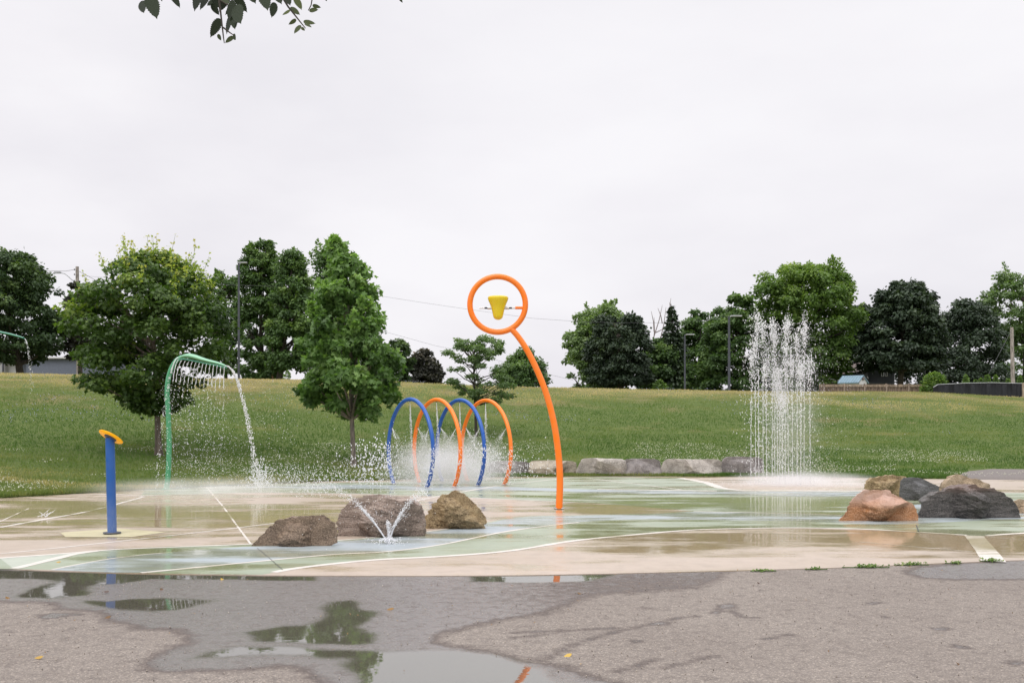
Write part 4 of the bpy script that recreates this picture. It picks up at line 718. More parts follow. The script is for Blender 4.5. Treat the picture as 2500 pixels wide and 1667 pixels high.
    ct = rs.normal(0, .11, n); relz = (P[:, 2]-zbot)/(ztop-zbot+1e-6); tint = .42 + ct[I] + rs.normal(0, .09, m)
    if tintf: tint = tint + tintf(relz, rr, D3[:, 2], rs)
    mb = MB(); mb.leaves(P, N, Dt, leafs*rs.uniform(.6, 1.25, m), shape, np.clip(tint, 0, 1))
    if spiky:   # upright leafy shoots on the outline
        for q in range(spiky):
            yq = ytop + (ybot-ytop)*rs.random()**1.6*.55; hq = np.interp(yq, T[:, 0], (T[:, 2]-T[:, 1])/2)*sc; cq = (np.interp(yq, T[:, 0], (T[:, 2]+T[:, 1])/2)-CX)*sc; aq = rs.uniform(0, 2*PI); st_ = np.array([cq+hq*.82*math.cos(aq), by+hq*.82*math.sin(aq), CZ+(HY-yq)*sc-.2]); L = rs.uniform(.5, 1.0)*W*.22; dr = np.array([math.cos(aq)*.45, math.sin(aq)*.45, 1.]); k_ = 46; u_ = rs.random(k_); Pk = st_+dr*u_[:, None]*L+rs.normal(0, .07*W*.5, (k_, 3))*(1.1-u_)[:, None]
            mb.leaves(Pk, rs.normal(0, 1, (k_, 3))+[0, 0, .5], dr+rs.normal(0, .7, (k_, 3)), leafs*rs.uniform(.6, 1.1, k_), shape, np.clip(.6+rs.normal(0, .1, k_), 0, 1))
    crown = part(mb, 'crown', mats[1], root)
    if shoots:
        mb = MB()
        for q in range(shoots):
            yq = ytop + 12 + (ybot-ytop)*.32*rs.random()**1.3; side = rs.uniform(-1, 1); hq = np.interp(yq, T[:, 0], (T[:, 2]-T[:, 1])/2)*sc; cq = (np.interp(yq, T[:, 0], (T[:, 2]+T[:, 1])/2)-CX)*sc
            st_ = np.array([cq+hq*side*.95, by-abs(rs.normal(0, .5))*math.sqrt(max(0, 1-side*side))*hq, CZ+(HY-yq)*sc-.15]); L = rs.uniform(.35, .85); dr = np.array([side*.25+rs.normal(0, .08), 0, 1.]); e = st_+dr*L
            mb.tube([st_, st_*.5+e*.5+[.02, 0, 0], e], [.008, .006, .003], 5, tint=.7); k_ = int(10+L*16); u_ = rs.uniform(.15, 1.03, k_); Pk = st_+dr*u_[:, None]*L+rs.normal(0, .045, (k_, 3))
            mb.leaves(Pk, rs.normal(0, .8, (k_, 3))+[0, 0, .6], rs.normal(0, 1, (k_, 3))+[0, 0, -.1], leafs*rs.uniform(.4, .8, k_), shape, np.clip(.82+.16*u_+rs.normal(0, .05, k_), 0, 1))
        part(mb, 'young_shoots', mats[1], root)
    return root
B1 = barkmat('grey_brown_bark', (.17, .135, .11)); B2 = barkmat('dark_bark', (.06, .05, .04)); B3 = barkmat('pale_bark', (.26, .22, .19))
Lm = leafmat('maple_leaves', [(0, (.025, .052, .012)), (.4, (.060, .105, .022)), (.62, (.11, .165, .03)), (.82, (.21, .27, .04)), (.93, (.29, .34, .06)), (1, (.36, .32, .08))], .32, k=1.25)
Ls = leafmat('sycamore_leaves', [(0, (.035, .068, .022)), (.45, (.080, .14, .042)), (.75, (.15, .23, .075)), (1, (.32, .41, .22))], .38, k=1.55)
Lh = leafmat('locust_leaves', [(0, (.05, .085, .03)), (.5, (.10, .155, .06)), (1, (.20, .26, .12))], .35)
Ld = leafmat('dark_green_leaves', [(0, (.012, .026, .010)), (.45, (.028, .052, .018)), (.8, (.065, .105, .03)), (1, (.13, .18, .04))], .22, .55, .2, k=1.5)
Lg = leafmat('mid_green_leaves', [(0, (.026, .052, .018)), (.45, (.066, .118, .036)), (.8, (.14, .21, .062)), (1, (.20, .27, .07))], .3, .55, .2)
Lb = leafmat('bright_green_leaves', [(0, (.035, .070, .018)), (.45, (.085, .145, .032)), (.8, (.16, .23, .05)), (1, (.26, .33, .08))], .35, .55, .2)
Lp = leafmat('pale_green_leaves', [(0, (.07, .11, .045)), (.5, (.14, .20, .085)), (1, (.24, .31, .14))], .35, .55, .2)
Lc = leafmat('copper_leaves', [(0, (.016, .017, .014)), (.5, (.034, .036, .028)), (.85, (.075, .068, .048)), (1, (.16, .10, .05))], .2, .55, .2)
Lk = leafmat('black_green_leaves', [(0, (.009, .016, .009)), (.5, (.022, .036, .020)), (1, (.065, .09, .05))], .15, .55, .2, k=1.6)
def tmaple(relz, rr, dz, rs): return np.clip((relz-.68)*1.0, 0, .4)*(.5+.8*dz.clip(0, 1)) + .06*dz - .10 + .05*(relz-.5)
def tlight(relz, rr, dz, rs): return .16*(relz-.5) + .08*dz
G1 = 'young trees planted on the slope'; G2 = 'mature trees beyond the crest on the left'; G3 = 'mature trees beyond the crest on the right'
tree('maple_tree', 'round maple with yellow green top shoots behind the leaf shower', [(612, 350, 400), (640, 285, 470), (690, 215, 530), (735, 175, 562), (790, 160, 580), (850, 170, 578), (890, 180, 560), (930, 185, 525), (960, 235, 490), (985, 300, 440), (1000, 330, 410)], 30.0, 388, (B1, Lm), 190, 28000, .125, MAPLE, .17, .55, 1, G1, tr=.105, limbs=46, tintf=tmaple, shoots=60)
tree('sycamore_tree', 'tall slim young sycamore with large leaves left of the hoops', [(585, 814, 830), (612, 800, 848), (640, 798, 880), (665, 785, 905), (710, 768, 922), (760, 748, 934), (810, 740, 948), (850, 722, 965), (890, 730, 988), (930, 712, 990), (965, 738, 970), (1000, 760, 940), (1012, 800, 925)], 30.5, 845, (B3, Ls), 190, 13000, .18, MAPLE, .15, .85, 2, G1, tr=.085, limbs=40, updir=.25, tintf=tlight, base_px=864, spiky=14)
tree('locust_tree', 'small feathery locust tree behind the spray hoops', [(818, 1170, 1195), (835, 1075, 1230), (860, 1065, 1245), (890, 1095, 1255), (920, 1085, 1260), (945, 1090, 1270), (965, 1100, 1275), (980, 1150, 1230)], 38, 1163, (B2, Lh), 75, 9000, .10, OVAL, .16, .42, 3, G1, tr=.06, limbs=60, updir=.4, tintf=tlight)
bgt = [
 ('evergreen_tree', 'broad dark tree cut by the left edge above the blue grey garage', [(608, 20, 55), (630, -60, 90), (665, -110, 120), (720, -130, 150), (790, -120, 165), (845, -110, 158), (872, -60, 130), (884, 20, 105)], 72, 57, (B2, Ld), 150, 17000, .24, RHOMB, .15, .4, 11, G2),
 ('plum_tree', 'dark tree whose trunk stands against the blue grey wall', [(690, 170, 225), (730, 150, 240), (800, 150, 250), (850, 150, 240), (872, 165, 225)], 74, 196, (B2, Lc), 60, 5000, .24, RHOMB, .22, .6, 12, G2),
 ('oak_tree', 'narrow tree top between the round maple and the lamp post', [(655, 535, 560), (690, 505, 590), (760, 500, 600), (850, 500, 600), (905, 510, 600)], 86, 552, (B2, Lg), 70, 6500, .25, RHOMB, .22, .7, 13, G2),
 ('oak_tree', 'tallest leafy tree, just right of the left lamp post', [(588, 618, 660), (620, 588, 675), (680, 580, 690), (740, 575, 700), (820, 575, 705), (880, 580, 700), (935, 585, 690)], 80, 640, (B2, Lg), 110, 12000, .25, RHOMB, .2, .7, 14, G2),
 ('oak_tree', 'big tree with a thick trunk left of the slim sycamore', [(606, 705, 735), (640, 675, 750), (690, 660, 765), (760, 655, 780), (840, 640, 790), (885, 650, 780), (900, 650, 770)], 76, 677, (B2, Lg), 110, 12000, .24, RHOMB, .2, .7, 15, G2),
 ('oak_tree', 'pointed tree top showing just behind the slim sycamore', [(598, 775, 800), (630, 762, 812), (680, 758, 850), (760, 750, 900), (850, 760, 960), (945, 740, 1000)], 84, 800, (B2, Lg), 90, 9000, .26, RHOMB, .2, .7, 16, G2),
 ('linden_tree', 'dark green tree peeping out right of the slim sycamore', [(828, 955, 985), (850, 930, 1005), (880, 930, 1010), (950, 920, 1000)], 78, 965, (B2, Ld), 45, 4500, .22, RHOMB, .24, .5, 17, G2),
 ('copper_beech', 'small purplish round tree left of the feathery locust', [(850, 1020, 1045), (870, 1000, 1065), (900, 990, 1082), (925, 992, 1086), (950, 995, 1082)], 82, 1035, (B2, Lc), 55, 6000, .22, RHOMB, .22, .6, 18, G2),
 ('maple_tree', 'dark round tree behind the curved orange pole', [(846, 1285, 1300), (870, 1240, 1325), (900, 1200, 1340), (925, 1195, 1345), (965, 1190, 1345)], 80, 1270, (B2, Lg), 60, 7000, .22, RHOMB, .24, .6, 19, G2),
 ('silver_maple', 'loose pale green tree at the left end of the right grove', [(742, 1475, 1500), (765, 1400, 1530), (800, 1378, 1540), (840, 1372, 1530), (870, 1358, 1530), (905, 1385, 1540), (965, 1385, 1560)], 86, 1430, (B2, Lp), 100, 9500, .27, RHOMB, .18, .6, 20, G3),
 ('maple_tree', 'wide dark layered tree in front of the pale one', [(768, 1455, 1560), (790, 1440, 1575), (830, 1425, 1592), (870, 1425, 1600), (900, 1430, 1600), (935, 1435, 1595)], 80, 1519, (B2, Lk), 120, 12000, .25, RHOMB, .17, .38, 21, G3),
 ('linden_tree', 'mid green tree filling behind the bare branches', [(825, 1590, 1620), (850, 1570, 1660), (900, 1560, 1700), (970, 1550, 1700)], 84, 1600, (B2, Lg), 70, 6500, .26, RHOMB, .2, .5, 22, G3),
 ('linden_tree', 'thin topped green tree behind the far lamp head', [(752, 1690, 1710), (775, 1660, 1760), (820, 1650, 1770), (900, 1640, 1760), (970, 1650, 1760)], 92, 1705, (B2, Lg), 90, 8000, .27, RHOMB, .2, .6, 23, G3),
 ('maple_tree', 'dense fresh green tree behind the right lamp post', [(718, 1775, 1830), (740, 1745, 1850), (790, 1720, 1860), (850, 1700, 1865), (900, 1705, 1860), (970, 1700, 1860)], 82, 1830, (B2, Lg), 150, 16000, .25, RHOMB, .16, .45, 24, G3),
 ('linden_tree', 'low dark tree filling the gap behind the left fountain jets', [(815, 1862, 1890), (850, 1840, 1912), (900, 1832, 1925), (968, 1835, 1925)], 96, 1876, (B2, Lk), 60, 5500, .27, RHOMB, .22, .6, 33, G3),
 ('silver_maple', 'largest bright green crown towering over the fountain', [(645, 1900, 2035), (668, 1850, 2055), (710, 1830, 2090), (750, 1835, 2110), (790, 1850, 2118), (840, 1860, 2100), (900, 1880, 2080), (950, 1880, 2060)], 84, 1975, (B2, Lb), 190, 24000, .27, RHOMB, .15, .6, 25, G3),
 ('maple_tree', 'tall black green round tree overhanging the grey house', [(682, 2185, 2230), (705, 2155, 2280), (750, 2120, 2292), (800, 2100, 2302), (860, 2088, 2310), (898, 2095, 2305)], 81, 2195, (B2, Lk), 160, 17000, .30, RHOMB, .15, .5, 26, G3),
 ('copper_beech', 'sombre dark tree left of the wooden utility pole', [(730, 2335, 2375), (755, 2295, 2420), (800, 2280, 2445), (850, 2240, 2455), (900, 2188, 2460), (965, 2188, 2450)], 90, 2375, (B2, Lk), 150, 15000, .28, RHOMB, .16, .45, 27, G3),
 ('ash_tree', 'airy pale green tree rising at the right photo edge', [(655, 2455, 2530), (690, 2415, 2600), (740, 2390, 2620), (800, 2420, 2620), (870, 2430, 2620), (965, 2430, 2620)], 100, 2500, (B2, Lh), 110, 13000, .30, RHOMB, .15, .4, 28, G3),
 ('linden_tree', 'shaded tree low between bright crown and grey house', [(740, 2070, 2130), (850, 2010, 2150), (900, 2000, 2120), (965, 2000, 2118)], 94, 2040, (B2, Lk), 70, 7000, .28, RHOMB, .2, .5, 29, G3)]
for b in bgt:
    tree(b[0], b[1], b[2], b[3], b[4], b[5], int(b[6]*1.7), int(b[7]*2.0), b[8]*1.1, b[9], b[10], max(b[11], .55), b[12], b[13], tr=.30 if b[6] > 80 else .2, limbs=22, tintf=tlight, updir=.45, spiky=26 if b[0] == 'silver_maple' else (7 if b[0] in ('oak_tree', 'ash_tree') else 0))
# spruce with dead top
root = empty('spruce_tree', (at(1640, 0, 84)[0], 84, H(at(1640, 0, 84)[0], 84)), 'drooping dark spruce with a sparse bare top', 'tree', G3)
mb = MB(); mb.tube([at(1648, 960, 84), at(1646, 850, 84), at(1638, 742, 84)], [.25, .16, .03], 8); part(mb, 'trunk', B2, root)
mb = MB(); n = 9000; f = RNG.random(n)**.75; z_ = 745+f*210; hw = np.interp(z_, [745, 800, 850, 955], [4, 22, 42, 72]); a = RNG.uniform(0, 6.28, n); lay = np.sin(z_*.5)*.5+.5; r = hw*np.sqrt(RNG.random(n))*(.6+.4*lay)*84/F
keep = (z_ > 812) | (RNG.random(n) < .35); P = np.stack([at(1640, 0, 84)[0]+r*np.cos(a), 84+r*np.sin(a), CZ+(HY-z_)*84/F-r*.25], 1)[keep]; n = len(P); out = np.stack([np.cos(a), np.sin(a), -.9+0*a], 1)[keep]
mb.leaves(P, RNG.normal(0, .6, (n, 3))+[0, 0, .8], out, RNG.uniform(.18, .38, n), RHOMB, RNG.uniform(.1, .75, n)); part(mb, 'crown', Lk, root)
root = empty('bare_tree', (at(1600, 0, 86)[0], 86, H(at(1600, 0, 86)[0], 86)), 'leafless grey branches poking above the right grove', 'tree', G3)
mb = MB()
for a, b, c, e in [(1600, 950, 1595, 840), (1595, 840, 1597, 775), (1597, 820, 1617, 745), (1612, 830, 1626, 750), (1597, 810, 1590, 760), (1626, 800, 1638, 728), (1640, 790, 1634, 738), (1617, 790, 1606, 752), (1600, 812, 1622, 800)]: mb.tube([at(a, b, 86), at((a+c)/2+2, (b+e)/2, 86), at(c, e, 86)], [.09 if b > 900 else .05, .04, .015], 5)
part(mb, 'trunk', plain('dead_wood', (.3, .25, .24), .9), root)
# shrub and cedars by the fences
def bush(name, label, px0, px1, ytop, ybot, d, mat, n, seed, group=None, cone=False, leaf=.12):
    rs = np.random.default_rng(seed); c = at((px0+px1)/2, 0, d); W = (px1-px0)/2*d/F; zt = CZ+(HY-ytop)*d/F; zb_ = CZ+(HY-ybot)*d/F; zb_ = min(zb_, H(c[0], d))
    root = empty(name, (c[0], d, zb_), label, 'shrub', group); f = rs.random(n); hwf = (1-f)**.8*1.0+.02 if cone else np.sqrt(np.clip(1-(f*1.6-.6).clip(0, 1)**2, .02, 1))*(.75+.25*fbm(f*5, rs.random(n)*4, 0, 2))
    a = rs.uniform(0, 2*PI, n); r = W*hwf*np.sqrt(rs.random(n)); P = np.stack([c[0]+r*np.cos(a), d+r*np.sin(a), zb_+f*(zt-zb_)], 1); mb = MB()
    P += .12*W*np.stack([fbm(P[:, 0]*3, P[:, 2]*3, 0, 2, seed=seed+k) for k in range(3)], 1)
    mb.leaves(P, rs.normal(0, .7, (n, 3))+[0, 0, .6], np.stack([np.cos(a), np.sin(a), np.full(n, .6)], 1), leaf*rs.uniform(.6, 1.3, n), OVAL, np.clip(.5+rs.normal(0, .15, n)+.2*(f-.5), 0, 1)); part(mb, 'foliage', mat, root)
    mb = MB(); mb.tube([(c[0], d, zb_-.1), (c[0], d, zb_+(zt-zb_)*.6)], [.05, .02], 6); part(mb, 'stem', B2, root)
bush('shrub', 'bright green shrub between wooden fence and black mesh fence', 2245, 2318, 912, 958, 62.5, Lb, 2600, 61, leaf=.16)
bush('shrub', 'small leafy clump below the house chimney on the right grove', 1590, 1630, 930, 953, 78, Lg, 900, 62, leaf=.2)
bush('shrub', 'light green sprig beside the thick trunk left of the sycamore', 690, 712, 905, 928, 70, Lb, 500, 63, leaf=.14)
for i, (px, yt, w_) in enumerate([(2358, 916, 18), (2381, 927, 8), (2394, 925, 8), (2410, 917, 22), (2431, 917, 18), (2461, 925, 11), (2491, 920, 13)]):
    bush('cedar_shrub', ['first clipped cedar cone from the left, tall', 'smallest cedar cone, second from the left', 'small cedar cone, third from the left', 'broadest cedar cone, in the middle of the row', 'tall cedar cone just right of the broadest one', 'little cedar cone just left of the utility pole', 'last cedar cone right of the utility pole'][i] + ' behind the black fence', px-w_, px+w_, yt, 950, 66, Lg, 900, 70+i, 'cedar cones behind the black fence', True, .12)
# ------------------------------------------------------------------ lamp posts, utility poles, wires
def lamp(px, ytop, d, label, arm, hs=1.0):
    x = at(px, 0, d)[0]; z0 = H(x, d); zt = at(px, ytop, d)[2]; root = empty('lamp_post', (x, d, z0), label, 'lamp post', 'park lamp posts'); mb = MB(); mb.tube([(x, d, z0-.3), (x, d, zt)], [.10*hs, .075*hs], 12); part(mb, 'pole', M['dgrey'], root)
    mb = MB(); 
    for sg in arm: mb.box((x+sg*.5*hs, d, zt+.02), (.75*hs, .28*hs, .09*hs)); mb.tube([(x, d, zt-.05), (x+sg*.18*hs, d, zt)], .04*hs, 8)
    part(mb, 'lamp_head', M['lgrey'], root)
lamp(583, 642, 58, 'tall dark lamp post rising beside the round maple', (.55,), .72); lamp(1780, 772, 66, 'dark lamp post in front of the fresh green tree on the right', (1,), .95); lamp(1672, 817, 75, 'small distant lamp head among the trees left of the nearer lamp', (1,), .8)
M['wood'] = barkmat('weathered_wood', (.34, .30, .27)); M['fencew'] = barkmat('fence_wood', (.20, .145, .11)); M['wire'] = plain('wire', (.10, .10, .11), .6)
def upole(px, ytop, d, label, r=.15):
    x = at(px, 0, d)[0]; z0 = H(x, d); zt = at(px, ytop, d)[2]; root = empty('utility_pole', (x, d, z0), label, 'utility pole', 'wooden utility poles'); mb = MB(); mb.tube([(x+.12, d, z0-.3), (x, d, zt)], [r*1.15, r*.9], 12); part(mb, 'pole', M['wood'], root); return root, x, zt
root, x, zt = upole(188.5, 651, 80, 'weathered utility pole with street light arm behind the left trees', .14)
mb = MB(); mb.tube([at(183, 690, 80), at(168, 676, 80), at(158, 668, 80), at(146, 666, 80)], .035, 8); part(mb, 'light_arm', M['lgrey'], root)
mb = MB(); mb.box(at(141, 665.5, 80), (.5, .25, .12)); part(mb, 'lamp_head', M['lgrey'], root)
for yq in (658, 670): mb = MB(); mb.lathe([(0, .06), (.05, .05), (.05, -.05), (0, -.06)], at(182, yq, 79.8), 10); part(mb, 'insulator', M['black'], root)
root, x, zt = upole(2470, 799, 72, 'weathered utility pole at right behind the black fence', .13)
def wire(name, label, L, d, r=.014, d2=None):
    P = np.array([at(a, b, d if d2 is None else d+(d2-d)*i/(len(L)-1)) for i, (a, b) in enumerate(L)]); mb = MB(); mb.tube(P, r, 5); tag(mb.build(name, M['wire']), label, 'wire')
wire('guy_wire', 'slanting guy wire left of the right utility pole', [(2470, 805), (2445, 853), (2411, 918), (2400, 945)], 71.5, .016)
wire('power_line', 'upper thin power line crossing the sky behind the orange ring', [(188, 672), (400, 690), (700, 700), (925, 722), (1040, 740), (1150, 756), (1300, 777), (1400, 784), (1500, 788), (1640, 788), (1720, 782), (1780, 772)], 78, .008, 66)
wire('power_line', 'lower power line running down behind the feathery locust', [(700, 760), (955, 814), (1060, 843), (1150, 862), (1345, 915), (1400, 928)], 95, .010)
wire('power_line', 'short line sloping left from the left utility pole', [(182, 658), (160, 662), (120, 661), (60, 668)], 79.8, .016)
wire('power_line', 'short line sloping right from the left utility pole', [(192, 662), (215, 674), (240, 688)], 79.8, .016)
# ------------------------------------------------------------------ buildings and fences
M['wallb'] = plain('blue_grey_block', (.155, .175, .225), .8, var=.08); M['white'] = plain('white_trim', (.62, .62, .63), .6, var=.06); M['sid'] = plain('pale_siding', (.38, .38, .38), .7, var=.1)
d = 84; s = d/F
def bxpx(mb, x0, x1, y0, y1, d0, dep, mat=0, ext=0): a = at(x0, y1+ext, d0); b = at(x1, y0, d0); mb.box(((a[0]+b[0])/2, d0+dep/2, (a[2]+b[2])/2), (b[0]-a[0], dep, b[2]-a[2]), mat=mat)
root = empty('garage_building', (at(100, 0, d)[0], d, H(at(100, 0, d)[0], d)), 'low blue grey block garage behind the far left trees', 'building')
mb = MB(); bxpx(mb, 64, 260, 875, 912, d, 8, ext=30); bxpx(mb, 12, 64, 882, 912, d+.4, 7.6, ext=30); part(mb, 'wall', M['wallb'], root)
mb = MB(); bxpx(mb, -60, 12, 870, 912, d-.3, 7, ext=30); part(mb, 'side_wall', M['sid'], root)
mb = MB(); bxpx(mb, 60, 264, 871.5, 875, d-.25, 8.6); bxpx(mb, -60, 63.5, 866, 870, d-.5, 8); part(mb, 'roof', M['white'], root)
mb = MB()
for k in range(8): bxpx(mb, 20, 46, 889+k*3, 891.6+k*3, d+.28, .1)
part(mb, 'garage_door', M['white'], root)
mb = MB(); mb.tube([at(7, 872, d-.4), at(7, 920, d-.4)], .06, 8); part(mb, 'downpipe', M['dgrey'], root)
# shed
M['roofb'] = plain('blue_metal_roof', (.17, .26, .32), .45, .1, .12); M['hwall'] = plain('dark_grey_siding', (.075, .08, .095), .75, var=.12); M['hroof'] = plain('brown_shingles', (.20, .16, .15), .9, var=.25)
d = 72; A = at(2098, 931, d); Bq = at(2122, 932, d); ap = at(2110, 915.5, d); L = 3.0
root = empty('garden_shed', (A[0]-.8, d+1, H(A[0], d)), 'white garden shed with a light blue metal roof behind the fence', 'shed')
def rot(P, piv, a): P = np.array(P, float)-piv; return np.stack([P[:, 0]*math.cos(a)-P[:, 1]*math.sin(a), P[:, 0]*math.sin(a)+P[:, 1]*math.cos(a), P[:, 2]], 1)+piv
# ridge runs left and slightly away; gable faces right-front
gx0, gx1 = A[0], Bq[0]; zE = A[2]; zR = ap[2]; yb = d; Lx = at(2060, 0, d)[0]-A[0]
front = [(gx0, yb, zE-2.5), (gx1, yb+.5, zE-2.5), (gx1, yb+.5, zE), ((gx0+gx1)/2, yb+.25, zR-.05), (gx0, yb, zE)]; back = [(p_[0]+Lx, p_[1]+.9, p_[2]) for p_ in front]
mb = MB(); mb.add(front+back, [[0, 1, 2, 3, 4]]); mb.add(front+back, [[9, 8, 7, 6, 5]]); mb.add(front+back, [[0, 4, 9, 5], [1, 6, 7, 2]]); part(mb, 'wall', M['white'], root)
mb = MB(); r0 = np.array([(gx0-.12+.03, yb-.12, zE-.06), ((gx0+gx1)/2+.03, yb+.20, zR), (gx1+.16, yb+.5, zE-.06)]); r1 = r0+np.array([Lx-.1, .9, 0]); V = np.concatenate([r0, r1, r0-[0, 0, .07], r1-[0, 0, .07]])
mb.add(V, [[0, 1, 4, 3], [1, 2, 5, 4], [6, 9, 10, 7], [7, 10, 11, 8], [0, 6, 7, 1], [1, 7, 8, 2], [0, 3, 9, 6], [2, 8, 11, 5]])
for k in range(9): f = k/8; a = r0[0]*(1-f)+r1[0]*f; b = r0[1]*(1-f)+r1[1]*f; mb.tube([a+[0, 0, .015], b+[0, 0, .015]], .02, 5)
part(mb, 'roof', M['roofb'], root); mb = MB(); mb.lathe([(0, .03), (.11, .02), (.11, -.02), (0, -.03)], at(2110, 924, d-.02)+np.array([0, .2, 0]), 14, (0, 1, 0)); part(mb, 'vent', M['hroof'], root)
# house
d = 86; root = empty('grey_house', (at(2150, 0, d)[0], d, H(at(2150, 0, d)[0], d)), 'dark grey sided house with twin narrow windows under the big trees', 'house')
mb = MB(); P0 = [at(2119, 1000, d), at(2184, 1000, d), at(2184, 905, d), at(2168, 878, d), at(2146, 893, d), at(2119, 910, d)]; P1 = [p_+np.array([0, 8., 0]) for p_ in P0]; mb.add(P0+P1, [[0, 1, 2, 3, 4, 5]]); mb.add(P0+P1, [[11, 10, 9, 8, 7, 6]]); mb.add(P0+P1, [[i, 6+i, 6+(i+1) % 6, (i+1) % 6] for i in range(6)])
for k in range(14): a = at(2120, 933-k*1.9, d-.02); b = at(2183, 933-k*1.9, d-.02); mb.box((a+b)/2, (b[0]-a[0], .05, .02))
part(mb, 'wall', M['hwall'], root)
mb = MB(); Q = [at(2168, 876, d-.4), at(2130, 902, d-.4), at(2112, 904, d-.4), at(2140, 878, d-.4)]; Q2 = [q+np.array([0, 9, 0]) for q in Q]; Q3 = [q-np.array([0, 0, .15]) for q in Q]; mb.add(Q+Q2+Q3, [[0, 3, 2, 1], [0, 1, 5, 4], [3, 7, 6, 2], [0, 4, 7, 3]]); Q = [at(2168, 876, d-.4), at(2188, 908, d-.4)]; mb.add([Q[0], Q[1], Q[1]+[0, 9, 0], Q[0]+[0, 9, 0]], [[0, 1, 2, 3]]); part(mb, 'roof', M['hroof'], root)
for a, b in ((2151.5, 2158), (2160.5, 2167)):
    mb = MB(); bxpx(mb, a, b, 898.5, 918.5, d-.10, .08); wf = part(mb, 'window', M['white'], root); mb = MB(); bxpx(mb, a+1.5, b-1.2, 900.5, 917, d-.13, .02); wp = mb.build('pane', M['black']); wp.parent = wf
mb = MB(); mb.box(at(2130, 936, d-2), (2.2, 3, .12)); part(mb, 'porch_roof', M['dgrey'], root)
# chimneys of houses below the crest
M['brick'] = plain('brick', (.30, .13, .08), .9, var=.25, scale=12); M['shing'] = plain('grey_shingles', (.22, .2, .2), .9)
for (px, y0, y1, d, lb) in [(668, 902, 930, 92, 'red brick chimney with roof just showing behind the thick trunk'), (1564, 937, 955, 90, 'red brick chimney and roof peeping over the crest at the right grove')]:
    c = at(px, y1, d); zt = at(px, y0, d)[2]; root = empty('house', (c[0], d, 0), lb, 'house', 'houses hidden beyond the crest'); mb = MB(); w = 12*d/F; mb.box((c[0], d, (zt+c[2])/2-.6), (w, .5, zt-c[2]+1.2)); ch = part(mb, 'chimney', M['brick'], root); mb = MB(); mb.box((c[0], d, zt+.05), (w*1.15, .6, .14)); mb.tube([(c[0], d, zt+.1), (c[0], d, zt+.35)], .13, 8); part(mb, 'chimney_pot', M['lgrey'], root)
    zr = c[2]-.1; mb = MB(); mb.add([(c[0]-4, d-3, zr-1.8), (c[0]+4, d-3, zr-1.8), (c[0]+4, d, zr), (c[0]-4, d, zr), (c[0]+4, d+3, zr-1.8), (c[0]-4, d+3, zr-1.8)], [[0, 1, 2, 3], [3, 2, 4, 5]]); part(mb, 'roof', M['shing'], root); mb = MB(); mb.box((c[0], d, zr-3), (7.6, 5.4, 2.4)); part(mb, 'wall', M['sid'], root)
# wooden fence
d = 64; root = empty('wooden_fence', (at(2130, 0, d)[0], d, H(at(2130, 0, d)[0], d)), 'brown board fence with a lighter top band on the right crest', 'fence')
mb = MB(); px = 2000.0; i = 0
while px < 2290:
    w = 4.6; bxpx(mb, px, px+w-.5, 944+RNG.uniform(-.5, .5), 966, d+(.03 if i % 2 else 0), .03); px += w; i += 1
part(mb, 'boards', M['fencew'], root)
mb = MB(); px = 2000.0
for yq in (938, 940.3, 942.4): bxpx(mb, 2000, 2290, yq, yq+1.9, d-.02-(yq-938)*.004, .03)
part(mb, 'top_rail', barkmat('fence_rail_wood', (.30, .23, .17)), root)
for a in (2010, 2060, 2110, 2163, 2218, 2262): mb = MB(); bxpx(mb, a, a+3.2, 936, 966, d-.08, .10); part(mb, 'post', barkmat('fence_post_wood', (.30, .235, .19)), root)
# black mesh fence
root = empty('mesh_fence', (at(2400, 0, 61)[0], 61, H(at(2400, 0, 61)[0], 61)), 'black fabric covered fence at the right crest', 'fence')
mb = MB(); V = []; xs_ = np.linspace(2278, 2620, 120); tp = np.interp(xs_, [2278, 2290, 2350, 2420, 2500, 2620], [946, 939, 936, 934.5, 936.5, 938])
for i, a in enumerate(xs_):
    dd = 61.5+.05*math.sin(i*.9)+.04*math.sin(i*2.3); V += [at(a, tp[i], dd), at(a, tp[i]+18, dd+.06*math.sin(i*.5)), at(a, tp[i]+50, dd)]
n = len(xs_); f = []
for i in range(n-1): f += [[3*i, 3*i+3, 3*i+4, 3*i+1], [3*i+1, 3*i+4, 3*i+5, 3*i+2]]
mb.add(V, f, 0, 0, True); part(mb, 'fabric', plain('black_fabric', (.016, .017, .022), .7, var=.2), root)
mb = MB(); mb.tube([at(a, b-.6, 61.45) for a, b in zip(xs_, tp)], .022, 6); part(mb, 'rail', M['lgrey'], root)
for a in (2282, 2330, 2378, 2426, 2474): q = np.interp(a, xs_, tp); mb = MB(); mb.tube([at(a, q-1.5, 61.6), at(a, 985, 61.6)], .03, 8); part(mb, 'post', M['lgrey'], root)
mb = MB(); bxpx(mb, 2498, 2503, 934, 985, 61.2, .15); part(mb, 'corner_post', barkmat('pale_post', (.45, .36, .27)), root)
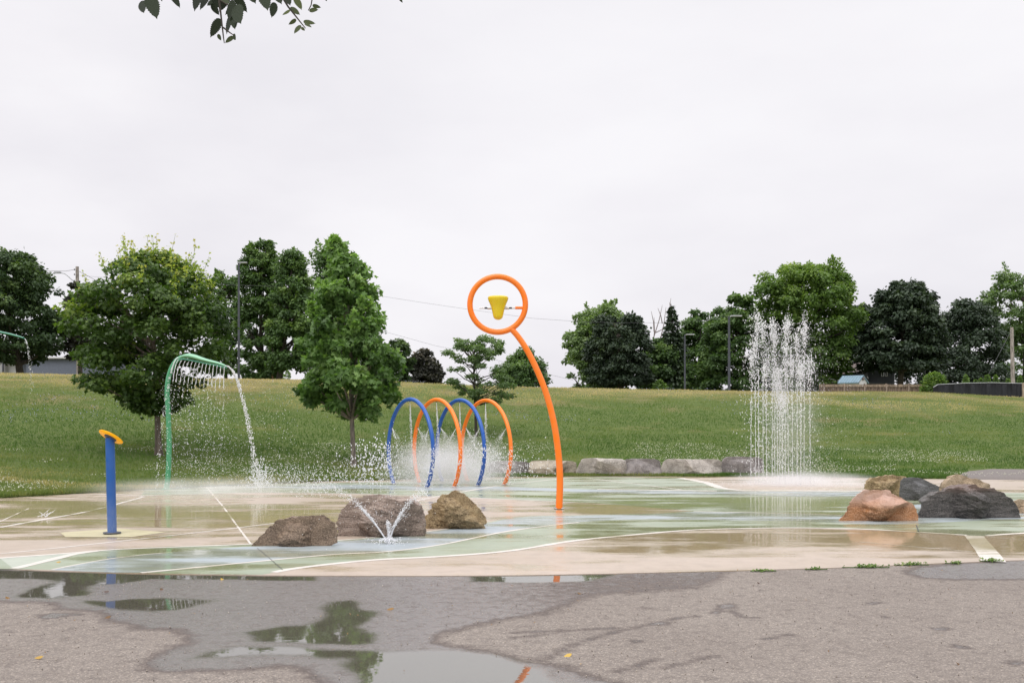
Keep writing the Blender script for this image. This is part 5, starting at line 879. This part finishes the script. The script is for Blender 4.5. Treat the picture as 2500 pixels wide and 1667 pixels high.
# ------------------------------------------------------------------ overhanging branch near the camera
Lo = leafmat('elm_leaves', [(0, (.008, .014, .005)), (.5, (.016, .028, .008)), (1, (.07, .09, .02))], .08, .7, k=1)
root = empty('leafy_branch', (-1.0, 3.7, 3.4), 'dark serrated leaves of an overhanging branch at the top left', 'branch')
zo = lambda a, b: (200+a*.3401, b*.3401)
def d_at(k): return 3.7 + .18*math.sin(k*1.7)
def elm():
    R = []; n = 11
    for i in range(n+1):
        y = i/n; w = .27*math.sin(PI*min(1, y*.95+.05)**.8)**.8*(1-.25*y) if y < .98 else 0
        if y > .85: w *= .55
        R.append((w*1.12, y)); R.append((w*.92, y+.018))
    R = [(.0, 0)]+R[1:-1]+[(0, 1.1)]; return R+[(-a, b) for a, b in R[::-1]][1:-1]
ELM = elm()
lv = [((405, -30), (322, 45)), ((425, 10), (485, 140)), ((480, -40), (550, 172)), ((570, -50), (597, 16)), ((640, -50), (695, 62)), ((850, -90), (830, 108)), ((910, -50), (850, 85)), ((930, 30), (985, 112)), ((985, -60), (955, 100)), ((1050, -60), (1000, 95)), ((1000, -30), (1060, 60)), ((1080, 0), (1055, 150)), ((1075, 85), (1030, 268)), ((1085, 110), (1110, 240)), ((1100, 40), (1205, 245)), ((990, 135), (912, 270)), ((1100, -30), (1190, 78)), ((1180, -90), (1255, 52)), ((1130, -90), (1180, 20)), ((1290, -70), (1325, 128)), ((1385, 20), (1383, 145)), ((1370, -90), (1430, 60)), ((1460, -60), (1500, 62)), ((1530, -20), (1612, 62)), ((1495, 55), (1567, 118)), ((1495, 75), (1425, 92)), ((1538, 142), (1472, 172)), ((1590, 155), (1680, 150)), ((1600, 170), (1660, 190)), ((1568, 182), (1533, 265)), ((1575, 198), (1607, 232)), ((1632, 75), (1712, 92)), ((1655, 40), (1718, 52)), ((975, 248), (1003, 300)), ((1085, 262), (1030, 322)), ((1085, 250), (1142, 305)), ((1740, -20), (1760, 22)), ((2275, -20), (2302, 24)), ((2200, -20), (2240, 2)), ((740, -90), (700, -20)), ((820, -120), (760, -30)), ((900, -140), (930, -20)), ((1010, -160), (1040, -30)), ((1220, -130), (1260, -30)), ((1330, -150), (1400, -50)), ((1600, -90), (1660, -30)), ((500, -120), (440, -40)), ((1480, -130), (1540, -50)), ((1100, 20), (1010, 100)), ((960, 0), (900, 70)), ((1130, 130), (1075, 200))]
mb = MB()
for k, (b, t_) in enumerate(lv):
    q = d_at(k); B_ = at(*zo(*b), q); T_ = at(*zo(*t_), q+.0); dd = T_-B_; Ln = np.linalg.norm(dd); 
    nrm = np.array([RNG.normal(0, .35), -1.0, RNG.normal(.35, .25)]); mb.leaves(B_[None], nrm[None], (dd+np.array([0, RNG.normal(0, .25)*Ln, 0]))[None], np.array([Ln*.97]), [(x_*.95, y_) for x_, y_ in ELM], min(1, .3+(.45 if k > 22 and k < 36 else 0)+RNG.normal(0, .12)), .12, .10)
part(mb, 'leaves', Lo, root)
mb = MB()
for L in ([(700, -500), (900, -250), (985, 0), (1000, 130), (1015, 260), (1022, 312)], [(700, -500), (1150, -250), (1400, -80), (1480, 50), (1540, 125), (1580, 175), (1605, 205)], [(1400, -250), (1620, -120), (1655, -20), (1645, 40), (1625, 78)], [(700, -500), (560, -200), (500, -60), (430, 0)], [(700, -500), (1700, -260), (2250, -150), (2275, -20)], [(985, 0), (1050, 40), (1090, 60), (1080, 120)], [(1015, 200), (1060, 235), (1090, 255)], [(1050, -200), (1180, -90), (1290, -70)], [(700, -300), (840, -140), (850, -80)], [(600, -260), (640, -60)]):
    P = [at(*zo(a, b), 3.7) for a, b in L]; mb.tube(P, np.linspace(.006 if L[0][1] < -300 else .0035, .0016, len(P)), 6)
mb.tube([at(*zo(700, -500), 3.7), at(*zo(300, -900), 3.5), (-2.8, 2.2, 4.6), (-4.2, 0, 4.9)], [.008, .015, .03, .05], 8)
part(mb, 'twig', B2, root)
